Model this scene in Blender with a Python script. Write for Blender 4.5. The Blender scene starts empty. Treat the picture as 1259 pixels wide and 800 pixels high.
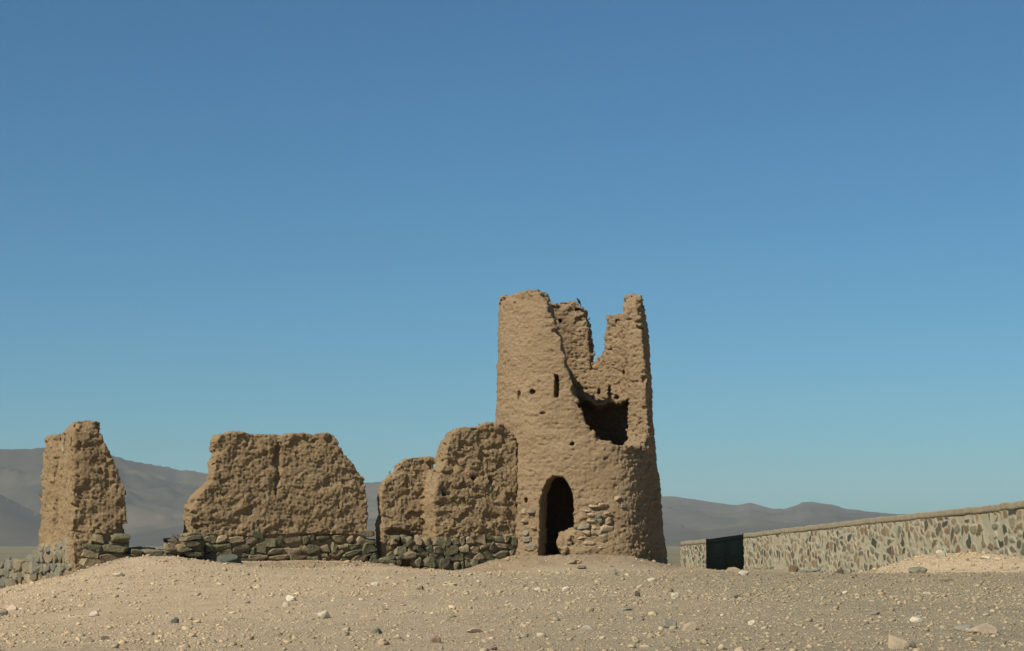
import bpy, math, random
import numpy as np

rng = np.random.default_rng(7)
random.seed(7)
scene = bpy.context.scene
COL = scene.collection

# ------------------------------------------------------------------ camera
F = 2400.0                       # focal length in photo pixels (1259 x 800)
CX, CY = 629.5, 400.0
HORIZON = 667.0
PITCH = math.atan((HORIZON - CY) / F)
EZ = 1.4
cp, sp = math.cos(PITCH), math.sin(PITCH)

def ray(px, py):
    u = (px - CX) / F
    v = (CY - py) / F
    return u, cp - v * sp, sp + v * cp

def P(px, py, d):
    x, y, z = ray(px, py)
    t = d / y
    return np.array([x * t, d, EZ + z * t])

cam_data = bpy.data.cameras.new("camera")
cam = bpy.data.objects.new("camera", cam_data)
COL.objects.link(cam)
cam.location = (0, 0, EZ)
cam.rotation_euler = (math.pi / 2 + PITCH, 0, 0)
cam_data.sensor_width = 36
cam_data.lens = 36 * F / 1259
cam_data.clip_start = 0.1
cam_data.clip_end = 40000
scene.camera = cam

# ------------------------------------------------------------------ light
SUN_EL = math.radians(41)
SUN_AZ = math.radians(42.5)        # to the left of straight behind the camera
sdir = np.array([-math.sin(SUN_AZ) * math.cos(SUN_EL), -math.cos(SUN_AZ) * math.cos(SUN_EL), math.sin(SUN_EL)])
from mathutils import Vector
sl = bpy.data.lights.new("sun", 'SUN')
sl.energy = 5.0
sl.angle = math.radians(0.5)
sl.color = (1.0, 0.94, 0.84)
sun = bpy.data.objects.new("sun", sl)
COL.objects.link(sun)
sun.location = (-30, -30, 40)
sun.rotation_euler = Vector(sdir).to_track_quat('Z', 'Y').to_euler()

world = bpy.data.worlds.new("World")
scene.world = world
world.use_nodes = True
nt = world.node_tree
bg = nt.nodes["Background"]
sky = nt.nodes.new("ShaderNodeTexSky")
sky.sky_type = 'NISHITA'
sky.sun_disc = False
sky.sun_elevation = SUN_EL
sky.sun_rotation = math.pi + SUN_AZ
sky.altitude = 900
sky.air_density = 1.0
sky.dust_density = 1.2
sky.ozone_density = 6.0
wb = nt.nodes.new("ShaderNodeMix")          # the clear teal of thin high desert air
wb.data_type = 'RGBA'; wb.blend_type = 'MULTIPLY'
wb.inputs[0].default_value = 1.0
wb.inputs[7].default_value = (0.60, 0.965, 1.0, 1)
nt.links.new(sky.outputs[0], wb.inputs[6])
nt.links.new(wb.outputs[2], bg.inputs[0])
bg.inputs[1].default_value = 0.066

scene.view_settings.view_transform = 'Standard'
scene.view_settings.look = 'None'
scene.view_settings.exposure = 0.25
scene.view_settings.gamma = 1.0
scene.render.engine = 'CYCLES'
scene.cycles.use_denoising = True
scene.cycles.max_bounces = 5
scene.cycles.volume_bounces = 0

# ------------------------------------------------------------------ numpy noise
def _hash(ix, iy, iz, seed):
    h = (ix.astype(np.uint32) * np.uint32(374761393) + iy.astype(np.uint32) * np.uint32(668265263)
         + iz.astype(np.uint32) * np.uint32(2147483647 - 61) + np.uint32((seed * 974711 + 12345) & 0xffffffff))
    h = (h ^ (h >> np.uint32(13))) * np.uint32(1274126177)
    h = (h ^ (h >> np.uint32(16))) * np.uint32(2246822519)
    h = h ^ (h >> np.uint32(15))
    return h.astype(np.float64) / 4294967296.0

def vnoise(p, seed=0):
    """value noise in -1..1; p is (n, 3)"""
    fl = np.floor(p)
    i = fl.astype(np.int64)
    f = p - fl
    w = f * f * f * (f * (f * 6 - 15) + 10)
    x, y, z = i[:, 0], i[:, 1], i[:, 2]
    r = 0
    for dx in (0, 1):
        wx = w[:, 0] if dx else 1 - w[:, 0]
        for dy in (0, 1):
            wy = w[:, 1] if dy else 1 - w[:, 1]
            for dz in (0, 1):
                wz = w[:, 2] if dz else 1 - w[:, 2]
                r = r + _hash(x + dx, y + dy, z + dz, seed) * wx * wy * wz
    return r * 2 - 1

def fbm(p, octaves=4, seed=0, gain=0.5):
    r, a, t = 0, 1.0, 0
    for o in range(octaves):
        r = r + a * vnoise(p * (2.03 ** o) + 17.3 * o, seed + o)
        t += a
        a *= gain
    return r / t

def worley(p, seed=0):
    """distance to the nearest feature point"""
    i = np.floor(p).astype(np.int64)
    best = np.full(len(p), 9.0)
    for dx in (-1, 0, 1):
        for dy in (-1, 0, 1):
            for dz in (-1, 0, 1):
                cx_, cy_, cz_ = i[:, 0] + dx, i[:, 1] + dy, i[:, 2] + dz
                qx = cx_ + _hash(cx_, cy_, cz_, seed)
                qy = cy_ + _hash(cx_, cy_, cz_, seed + 11)
                qz = cz_ + _hash(cx_, cy_, cz_, seed + 23)
                d = (qx - p[:, 0]) ** 2 + (qy - p[:, 1]) ** 2 + (qz - p[:, 2]) ** 2
                best = np.minimum(best, d)
    return np.sqrt(best)

def cells(p, seed=0):
    """random value of the nearest feature point, 0..1"""
    i = np.floor(p).astype(np.int64)
    best = np.full(len(p), 9.0); val = np.zeros(len(p))
    for dx in (-1, 0, 1):
        for dy in (-1, 0, 1):
            for dz in (-1, 0, 1):
                a_, b_, c_ = i[:, 0] + dx, i[:, 1] + dy, i[:, 2] + dz
                d = (a_ + _hash(a_, b_, c_, seed) - p[:, 0]) ** 2 + (b_ + _hash(a_, b_, c_, seed + 11) - p[:, 1]) ** 2 + (c_ + _hash(a_, b_, c_, seed + 23) - p[:, 2]) ** 2
                m = d < best
                best[m] = d[m]; val[m] = _hash(a_, b_, c_, seed + 37)[m]
    return val

def sstep(a, b, x):
    t = np.clip((x - a) / (b - a), 0, 1)
    return t * t * (3 - 2 * t)

# ------------------------------------------------------------------ meshes
def new_mesh(name, verts, faces, mat=None, parent=None, smooth=True, colors=None, loc=None):
    """faces: (m, k) int array with one k, or a list of such arrays"""
    if not isinstance(faces, list):
        faces = [faces]
    verts = np.asarray(verts, dtype=np.float64)
    if loc is not None:
        verts = verts - np.asarray(loc)
    me = bpy.data.meshes.new(name)
    me.vertices.add(len(verts))
    me.vertices.foreach_set("co", verts.astype(np.float32).ravel())
    nl = sum(f.size for f in faces)
    nf = sum(len(f) for f in faces)
    me.loops.add(nl)
    me.polygons.add(nf)
    me.loops.foreach_set("vertex_index", np.concatenate([f.ravel() for f in faces]).astype(np.int32))
    tot = np.concatenate([np.full(len(f), f.shape[1], dtype=np.int32) for f in faces])
    st = np.concatenate([[0], np.cumsum(tot)[:-1]]).astype(np.int32)
    me.polygons.foreach_set("loop_start", st)
    me.polygons.foreach_set("loop_total", tot)
    if smooth:
        me.polygons.foreach_set("use_smooth", np.ones(nf, dtype=bool))
    me.update(calc_edges=True)
    me.validate()
    if colors is not None:
        at = me.color_attributes.new("Col", 'FLOAT_COLOR', 'POINT')
        c4 = np.ones((len(verts), 4), dtype=np.float32)
        c4[:, :3] = colors
        at.data.foreach_set("color", c4.ravel())
    o = bpy.data.objects.new(name, me)
    COL.objects.link(o)
    if mat:
        me.materials.append(mat)
    if parent is not None:
        o.parent = parent
    if loc is not None and parent is None:
        o.location = loc
    return o

def tag(o, label=None, cat=None, group=None, kind=None):
    if label: o["label"] = label
    if cat: o["category"] = cat
    if group: o["group"] = group
    if kind: o["kind"] = kind
    return o

def empty(name, loc, label, cat, group=None):
    o = bpy.data.objects.new(name, None)
    o.empty_display_size = 0.3
    COL.objects.link(o)
    o.location = loc
    return tag(o, label, cat, group)

def surface_nets(D, origin, h):
    """D: sdf on a grid (nx, ny, nz), negative inside -> verts, quads"""
    ins = D < 0
    nx, ny, nz = D.shape
    c = np.zeros((nx - 1, ny - 1, nz - 1), dtype=np.int8)
    for dx in (0, 1):
        for dy in (0, 1):
            for dz in (0, 1):
                c += ins[dx:nx - 1 + dx, dy:ny - 1 + dy, dz:nz - 1 + dz]
    act = (c > 0) & (c < 8)
    idx = np.full(act.shape, -1, dtype=np.int64)
    cells = np.argwhere(act)
    idx[act] = np.arange(len(cells))
    acc = np.zeros((len(cells), 3))
    cnt = np.zeros(len(cells))
    corners = [(a, b, d) for a in (0, 1) for b in (0, 1) for d in (0, 1)]
    for a in corners:
        for k in range(3):
            if a[k] == 1:
                continue
            b = list(a); b[k] = 1
            va = D[cells[:, 0] + a[0], cells[:, 1] + a[1], cells[:, 2] + a[2]]
            vb = D[cells[:, 0] + b[0], cells[:, 1] + b[1], cells[:, 2] + b[2]]
            m = (va < 0) != (vb < 0)
            t = np.where(m, va / np.where(m, va - vb, 1), 0)
            pt = np.tile(np.array(a, dtype=float), (len(cells), 1))
            pt[:, k] += t
            acc[m] += pt[m]
            cnt[m] += 1
    verts = origin + (cells + acc / cnt[:, None]) * h
    quads = []
    for k in range(3):
        i, j = [(1, 2), (2, 0), (0, 1)][k]
        sl0 = [slice(None)] * 3; sl1 = [slice(None)] * 3
        sl0[k] = slice(0, -1); sl1[k] = slice(1, None)
        e = ins[tuple(sl0)] != ins[tuple(sl1)]
        pos = np.argwhere(e)
        ok = (pos[:, i] > 0) & (pos[:, j] > 0)
        ok &= (pos[:, i] < D.shape[i] - 1) & (pos[:, j] < D.shape[j] - 1)
        pos = pos[ok]
        flip = ins[pos[:, 0], pos[:, 1], pos[:, 2]]
        q = []
        for (oi, oj) in ((0, 0), (1, 0), (1, 1), (0, 1)):
            p = pos.copy()
            p[:, i] -= 1 - oi
            p[:, j] -= 1 - oj
            q.append(idx[p[:, 0], p[:, 1], p[:, 2]])
        q = np.stack(q, 1)
        q[~flip] = q[~flip][:, ::-1]
        quads.append(q)
    q = np.concatenate(quads)
    q = q[(q >= 0).all(1)]
    # keep the largest connected body only
    par = np.arange(len(verts))
    for _ in range(400):
        m = par[q].min(1)
        new = par.copy()
        for k in range(4):
            np.minimum.at(new, q[:, k], m)
        new = new[new]
        if (new == par).all():
            break
        par = new
    roots, n = np.unique(par, return_counts=True)
    keep = par == roots[np.argmax(n)]
    remap = np.cumsum(keep) - 1
    q = remap[q[keep[q].all(1)]]
    return verts[keep], q

def normals(verts, q):
    n = np.cross(verts[q[:, 2]] - verts[q[:, 0]], verts[q[:, 3]] - verts[q[:, 1]])
    out = np.zeros_like(verts)
    for k in range(4):
        np.add.at(out, q[:, k], n)
    return out / np.maximum(np.linalg.norm(out, axis=1, keepdims=True), 1e-9)

def poly_sd(poly, S, Z):
    """signed distance to a closed polygon, negative inside"""
    d = np.full(S.shape, 1e9)
    sgn = np.ones(S.shape)
    n = len(poly)
    for k in range(n):
        a, b = poly[k], poly[(k - 1) % n]
        ex, ey = b[0] - a[0], b[1] - a[1]
        wx, wy = S - a[0], Z - a[1]
        t = np.clip((wx * ex + wy * ey) / (ex * ex + ey * ey + 1e-12), 0, 1)
        bx, by = wx - ex * t, wy - ey * t
        d = np.minimum(d, bx * bx + by * by)
        c1 = Z >= a[1]; c2 = Z < b[1]; c3 = ex * wy > ey * wx
        sgn = np.where((c1 & c2 & c3) | (~c1 & ~c2 & ~c3), -sgn, sgn)
    return sgn * np.sqrt(d)

def rbox(d2, w, k):
    a, b = d2 + k, w + k
    return np.sqrt(np.maximum(a, 0) ** 2 + np.maximum(b, 0) ** 2) + np.minimum(np.maximum(a, b), 0) - k

def smax(a, b, k):
    h = np.clip(0.5 + 0.5 * (a - b) / k, 0, 1)
    return b + (a - b) * h + k * h * (1 - h)

def smin(a, b, k):
    return -smax(-a, -b, k)

# ------------------------------------------------------------------ materials
def mat_new(name, rough=0.95):
    m = bpy.data.materials.new(name)
    m.use_nodes = True
    b = m.node_tree.nodes["Principled BSDF"]
    b.inputs["Roughness"].default_value = rough
    b.inputs["Specular IOR Level"].default_value = 0.15
    return m, m.node_tree, b

class NT:
    def __init__(s, t): s.t = t
    def n(s, typ, **kw):
        nd = s.t.nodes.new(typ)
        for k, v in kw.items():
            if k.startswith("i_"):
                nd.inputs[k[2:].replace("_", " ")].default_value = v
            else:
                setattr(nd, k, v)
        return nd
    def l(s, a, b): s.t.links.new(a, b)
    def noise(s, vec, scale, detail=4, rough=0.6):
        nd = s.n("ShaderNodeTexNoise")
        nd.inputs["Scale"].default_value = scale
        nd.inputs["Detail"].default_value = detail
        nd.inputs["Roughness"].default_value = rough
        s.l(vec, nd.inputs["Vector"])
        return nd.outputs["Fac"]
    def ramp(s, fac, stops):
        nd = s.n("ShaderNodeValToRGB")
        el = nd.color_ramp.elements
        while len(el) < len(stops): el.new(0.5)
        for e, (p, c) in zip(el, stops):
            e.position = p
            e.color = (*c, 1) if len(c) == 3 else c
        s.l(fac, nd.inputs[0])
        return nd.outputs[0]
    def mix(s, fac, a, b, blend='MIX'):
        nd = s.n("ShaderNodeMix", data_type='RGBA', blend_type=blend)
        for sock, v in ((nd.inputs["Factor"], fac), (nd.inputs["A"], a), (nd.inputs["B"], b)):
            pass
        def put(sock, v):
            if isinstance(v, (int, float)): sock.default_value = v
            elif isinstance(v, tuple): sock.default_value = (*v, 1)
            else: s.l(v, sock)
        put(nd.inputs[0], fac); put(nd.inputs[6], a); put(nd.inputs[7], b)
        return nd.outputs[2]
    def bump(s, h, strength, dist, prev=None):
        nd = s.n("ShaderNodeBump")
        nd.inputs["Strength"].default_value = strength
        nd.inputs["Distance"].default_value = dist
        s.l(h, nd.inputs["Height"])
        if prev is not None: s.l(prev, nd.inputs["Normal"])
        return nd.outputs[0]
    def map(s, vec, scale):
        nd = s.n("ShaderNodeMapping")
        nd.inputs["Scale"].default_value = scale
        s.l(vec, nd.inputs["Vector"])
        return nd.outputs[0]

def mud_material(name, c1, c2, c3):
    m, t, b = mat_new(name, 0.97)
    k = NT(t)
    geo = k.n("ShaderNodeNewGeometry").outputs["Position"]
    big = k.noise(geo, 0.9, 5, 0.6)
    col = k.ramp(big, [(0.3, c1), (0.52, c2), (0.72, c3)])
    lay = k.noise(k.map(geo, (0.7, 0.7, 6.0)), 1.3, 4, 0.55)
    col = k.mix(0.35, col, k.ramp(lay, [(0.3, c3), (0.7, c1)]))
    fine = k.noise(geo, 26, 3, 0.7)
    col = k.mix(0.7, col, k.ramp(fine, [(0.25, (0.62, 0.6, 0.58)), (0.5, (1, 1, 1)), (0.8, (1.22, 1.2, 1.16))]), 'MULTIPLY')
    k.l(col, b.inputs["Base Color"])
    bp = k.bump(k.noise(geo, 30, 6, 0.75), 1.0, 0.06)
    k.l(bp, b.inputs["Normal"])
    return m

M_TOWER = mud_material("tower_mud", (0.262, 0.180, 0.099), (0.312, 0.219, 0.125), (0.36, 0.26, 0.152))
M_WALL = mud_material("wall_mud", (0.262, 0.178, 0.092), (0.312, 0.218, 0.117), (0.358, 0.258, 0.145))

def col_material(name, rough=0.9, noise_scale=30.0, bump=0.5, bdist=0.02, var=0.5):
    m, t, b = mat_new(name, rough)
    k = NT(t)
    geo = k.n("ShaderNodeNewGeometry").outputs["Position"]
    a = k.n("ShaderNodeVertexColor", layer_name="Col").outputs[0]
    f = k.noise(geo, noise_scale, 4, 0.65)
    col = k.mix(var, a, k.ramp(f, [(0.25, (0.6, 0.6, 0.58)), (0.5, (1, 1, 1)), (0.78, (1.35, 1.33, 1.28))]), 'MULTIPLY')
    k.l(col, b.inputs["Base Color"])
    k.l(k.bump(f, bump, bdist), b.inputs["Normal"])
    return m

M_STONE = col_material("footing_stone", 0.9, 16, 0.9, 0.04, 0.8)
M_PEBBLE = col_material("pebble", 0.9, 45, 0.4, 0.01, 0.5)
M_ROCK = col_material("loose_rock", 0.9, 22, 0.6, 0.02, 0.7)

# ------------------------------------------------------------------ ground height
def G_far(d):
    """height of the land below the eye by distance, away from the ruins"""
    xs = np.array([0, 3, 8, 18, 30, 42, 50, 60, 84, 110, 180, 300, 450, 700, 12000.0])
    zs = np.array([-1.4, -1.34, -1.22, -1.02, -0.86, -0.70, -0.78, -1.0, -1.32, -1.86, -3.1, -5.2, -7.2, -7.6, -7.6])
    return np.interp(d, xs, zs)

CTRL = []      # (x, y, z - G_far)
def ctl(px, py, d):
    p = P(px, py, d)
    r = math.hypot(p[0], p[1])
    CTRL.append((p[0], p[1], p[2] - EZ - float(G_far(r))))
def ctz(x, y, dz):
    CTRL.append((x, y, dz))

for a in ((-60, 742, 44), (0, 731, 43), (40, 721, 42.5), (88, 709, 41.9), (300, 691.5, 46.4), (400, 692, 47.3), (455, 691, 48.2), (240, 689.5, 45.6), (130, 693.5, 42.6), (170, 689, 43.2), (225, 691, 44), (280, 697, 44.5),
          (340, 697, 45.6), (400, 696, 46.3), (455, 693, 47.2), (490, 698, 48), (560, 702, 48.5), (620, 704, 49.3),
          (700, 703.5, 48.0), (770, 703, 48.3), (840, 701, 50), (900, 703.5, 52), (1000, 704, 53), (1100, 705, 53), (1259, 706, 52), (1340, 706, 52)):
    ctl(*a)
# in front of the crest, left side lower
for a in ((0, 806, 17), (150, 803, 17.5), (350, 801, 18), (629, 800, 18), (900, 801, 18), (1259, 802, 18),
          (0, 769, 28), (100, 750, 29), (250, 737, 30), (629, 738, 29), (900, 740, 29), (1259, 742, 29),
          (40, 741, 36), (130, 719, 37), (300, 712, 38), (629, 717, 38), (900, 718, 38), (1259, 720, 38)):
    ctl(*a)
# behind the walls
for a in ((0, 730, 52), (60, 712, 52), (150, 700, 54), (300, 702, 56), (450, 704, 58), (560, 707, 60), (700, 706, 66), (860, 706, 70), (1000, 706, 72), (1259, 707, 64), (1200, 707, 80)):
    ctl(*a)
for r_, dz in ((0, 0), (5, 0), (10, 0), (100, 0), (130, 0)):
    for t_ in (-40, -20, 0, 20, 40):
        ctz(r_ * math.sin(math.radians(t_)), r_ * math.cos(math.radians(t_)) , dz)
CT = np.array(CTRL)
CT = CT[np.unique(np.round(CT[:, :2], 2), axis=0, return_index=True)[1]]
def _tps(r2):
    return 0.5 * r2 * np.log(r2 + 1e-9)
def _fit():
    s = 20.0
    xy = CT[:, :2] / s
    n = len(xy)
    r2 = ((xy[:, None] - xy[None]) ** 2).sum(2)
    A = np.zeros((n + 3, n + 3))
    A[:n, :n] = _tps(r2) + 0.002 * np.eye(n)
    A[:n, n] = 1; A[:n, n + 1:] = xy
    A[n, :n] = 1; A[n + 1:, :n] = xy.T
    b = np.zeros(n + 3); b[:n] = CT[:, 2]
    return np.linalg.solve(A, b), xy, s
_W, _XY, _S = _fit()

TOWER = P(709, 690, 52.2)[:2]
RAX = (0.0, 0.0)

def bumpf(x, y, cx_, cy_, rx, ry, rot=0.0, p=1.0):
    c, s = math.cos(rot), math.sin(rot)
    dx, dy = x - cx_, y - cy_
    a = (dx * c + dy * s) / rx
    b = (-dx * s + dy * c) / ry
    return np.exp(-(a * a + b * b) ** p)

def seg_dist(x, y, a, b):
    ex, ey = b[0] - a[0], b[1] - a[1]
    t = np.clip(((x - a[0]) * ex + (y - a[1]) * ey) / (ex * ex + ey * ey), 0, 1)
    return np.hypot(x - a[0] - ex * t, y - a[1] - ey * t)

WALL_A, WALL_B = P(88, 700, 43.0)[:2], P(641, 690, 50.62)[:2]
def mudness(x, y):
    """1 where earth fallen from the walls covers the ground"""
    n = 0.45 * fbm(np.stack([x, y, 0 * x], 1) / 1.1, 3, 88)
    a = 1 - sstep(2.9, 4.4, np.hypot(x - TOWER[0], y - TOWER[1]) + n)
    b = 1 - sstep(0.55, 1.7, seg_dist(x, y, WALL_A, WALL_B) + n)
    return np.clip(np.maximum(a, b * 0.9), 0, 1)

def ground(x, y, detail=True):
    x = np.atleast_1d(np.asarray(x, dtype=float)); y = np.atleast_1d(np.asarray(y, dtype=float))
    r = np.hypot(x, y)
    z = EZ + G_far(r)
    near = (r < 160) & (y > -20)
    if near.any():
        xn, yn = x[near], y[near]
        q = np.stack([xn, yn], 1) / _S
        acc = _W[-3] + q @ _W[-2:]
        for k in range(len(_XY)):
            acc = acc + _W[k] * _tps(((q - _XY[k]) ** 2).sum(1))
        fade = (1 - sstep(75, 120, r[near])) * sstep(-10, 3, yn) * (1 - sstep(0.42, 0.7, np.abs(xn) / np.maximum(yn, 3)))
        z[near] += np.clip(acc, -1.2, 1.2) * fade
    # earth fallen round the tower's foot
    rt = np.hypot(x - TOWER[0], y - TOWER[1])
    ang = np.arctan2(x - TOWER[0], -(y - TOWER[1]))
    hmax = 0.44 - 0.34 * sstep(0.35, 1.25, ang) - 0.25 * sstep(1.4, 2.4, np.abs(ang))
    z = z + hmax * (1 - sstep(2.0, 4.2, rt))
    # bank of earth and stones along the foot of the long stone wall
    p1 = P(1165, 690, 60)
    z = z + 0.62 * bumpf(x, y, p1[0] + 0.2, p1[1], 1.9, 4.5, 0.03, 1.3)
    p2 = P(1262, 692, 55)
    z = z + 0.28 * bumpf(x, y, p2[0], p2[1], 1.4, 3.0, 0, 1.2)
    p3 = P(905, 704, 95)
    z = z + 0.22 * bumpf(x, y, p3[0], p3[1], 0.8, 2.0)
    # low heaps of earth in front of the left corner and beside the low rubble wall
    p4 = P(190, 690, 43)
    z = z + 0.12 * bumpf(x, y, p4[0], p4[1], 1.6, 0.8, 0.5)
    if detail:
        pp = np.stack([x, y, np.zeros_like(x)], 1)
        amp = sstep(3, 8, r) * (1 - sstep(200, 400, r))
        z = z + amp * (0.05 * fbm(pp / 3.1, 3, 3) + 0.022 * fbm(pp / 0.55, 3, 9)
                       + 0.015 * fbm(pp / 0.17, 3, 12) * (1 - sstep(60, 75, r)))
        z = z + mudness(x, y) * (0.05 * fbm(pp / 0.5, 3, 14) + 0.02 * fbm(pp / 0.14, 2, 15))
        far = sstep(300, 1500, r)
        z = z + far * 1.2 * fbm(pp / 400.0, 3, 21)
    return z

def g1(x, y):
    return float(ground(np.array([x]), np.array([y]))[0])

# ------------------------------------------------------------------ ground sheet
def build_ground():
    def seg(a, b, n, end=False): return np.linspace(a, b, n, endpoint=end)
    ang = np.radians(np.concatenate([seg(-180, -60, 24), seg(-60, -26, 40), seg(-26, -17, 60), seg(-17, 17, 440),
                                     seg(17, 26, 60), seg(26, 60, 40), seg(60, 180, 24)]))
    rad = np.concatenate([np.geomspace(1.5, 12, 30, endpoint=False), np.geomspace(12, 66, 620, endpoint=False),
                          np.geomspace(66, 400, 150, endpoint=False), np.geomspace(400, 9000, 90)])
    A, R = np.meshgrid(ang, rad)
    X, Y = R * np.sin(A), R * np.cos(A)
    Z = ground(X.ravel(), Y.ravel())
    V = np.stack([X.ravel(), Y.ravel(), Z], 1)
    nr, na = A.shape
    i = np.arange(nr - 1)[:, None] * na
    j = np.arange(na)[None]
    jn = (j + 1) % na
    q = np.stack([i + j, i + jn, i + na + jn, i + na + j], -1).reshape(-1, 4)
    V = np.concatenate([V, [[0, 0, g1(0, 0)]]])
    c = len(V) - 1
    tri = np.stack([np.full(na, c), (np.arange(na) + 1) % na, np.arange(na)], 1)
    m, t, b = mat_new("dry_soil", 0.97)
    k = NT(t)
    geo = k.n("ShaderNodeNewGeometry").outputs["Position"]
    big = k.noise(geo, 0.16, 5, 0.6)
    sep = k.n("ShaderNodeSeparateXYZ"); k.l(geo, sep.inputs[0])
    # greyer gravel towards the right, sandier on the left and by the walls
    mr = k.n("ShaderNodeMapRange"); k.l(sep.outputs[0], mr.inputs[0])
    mr.inputs[1].default_value = -4.0; mr.inputs[2].default_value = 5.0
    ad = k.n("ShaderNodeMath", operation='MULTIPLY_ADD'); k.l(big, ad.inputs[0]); ad.inputs[1].default_value = 1.6; ad.inputs[2].default_value = -0.8
    ad2 = k.n("ShaderNodeMath", operation='ADD', use_clamp=True); k.l(ad.outputs[0], ad2.inputs[0]); k.l(mr.outputs[0], ad2.inputs[1])
    sand = k.ramp(k.noise(geo, 1.7, 6, 0.65), [(0.3, (0.45, 0.328, 0.195)), (0.7, (0.545, 0.42, 0.265))])
    grav = k.ramp(k.noise(geo, 2.3, 6, 0.7), [(0.3, (0.25, 0.203, 0.128)), (0.7, (0.345, 0.285, 0.188))])
    ridge = k.n("ShaderNodeMapRange"); k.l(sep.outputs[1], ridge.inputs[0])
    ridge.inputs[1].default_value = 47.5; ridge.inputs[2].default_value = 50
    ridge.inputs[3].default_value = 1.0; ridge.inputs[4].default_value = 0.0
    mu = k.n("ShaderNodeMath", operation='MULTIPLY'); k.l(ad2.outputs[0], mu.inputs[0]); k.l(ridge.outputs[0], mu.inputs[1])
    col = k.mix(mu.outputs[0], sand, grav)
    md = k.n("ShaderNodeAttribute", attribute_name="fallen_earth")
    col = k.mix(md.outputs["Fac"], col, k.ramp(k.noise(geo, 2.2, 6, 0.65), [(0.3, (0.25, 0.182, 0.112)), (0.7, (0.33, 0.25, 0.158))]))
    # small stones too small to model
    vor = k.n("ShaderNodeTexVoronoi"); vor.inputs["Scale"].default_value = 30
    k.l(geo, vor.inputs["Vector"])
    stone = k.ramp(vor.outputs["Distance"], [(0.22, (1, 1, 1)), (0.34, (0, 0, 0))])
    sv = k.n("ShaderNodeSeparateColor"); k.l(vor.outputs["Color"], sv.inputs[0])
    scol = k.ramp(sv.outputs[0], [(0.0, (0.14, 0.125, 0.105)), (0.35, (0.28, 0.235, 0.18)), (0.7, (0.4, 0.34, 0.26)), (1.0, (0.55, 0.49, 0.4))])
    pick = k.ramp(sv.outputs[1], [(0.45, (0, 0, 0)), (0.55, (1, 1, 1))])
    both = k.mix(1.0, stone, pick, 'MULTIPLY')
    col = k.mix(both, col, scol)
    # plain beyond: dry straw coloured steppe
    ln = k.n("ShaderNodeVectorMath", operation='LENGTH'); k.l(geo, ln.inputs[0])
    fr = k.n("ShaderNodeMapRange"); k.l(ln.outputs["Value"], fr.inputs[0]); fr.inputs[1].default_value = 90; fr.inputs[2].default_value = 300
    plain = k.ramp(k.noise(k.map(geo, (1, 1, 1)), 0.012, 6, 0.6), [(0.35, (0.13, 0.108, 0.058)), (0.65, (0.19, 0.157, 0.085))])
    col = k.mix(fr.outputs[0], col, plain)
    k.l(col, b.inputs["Base Color"])
    k.l(k.bump(k.noise(geo, 16, 7, 0.75), 1.0, 0.06), b.inputs["Normal"])
    go = new_mesh("ground", V, [q[:, ::-1], tri[:, ::-1]], m)
    fe = np.zeros(len(V)); nr_ = (np.hypot(V[:, 0], V[:, 1]) < 80)
    fe[nr_] = mudness(V[nr_, 0], V[nr_, 1])
    at = go.data.attributes.new("fallen_earth", 'FLOAT', 'POINT')
    at.data.foreach_set("value", fe.astype(np.float32))
    tag(go, "pale tan stony desert ground rising to the ruins and falling to a plain", "ground", kind="structure")

build_ground()

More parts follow.
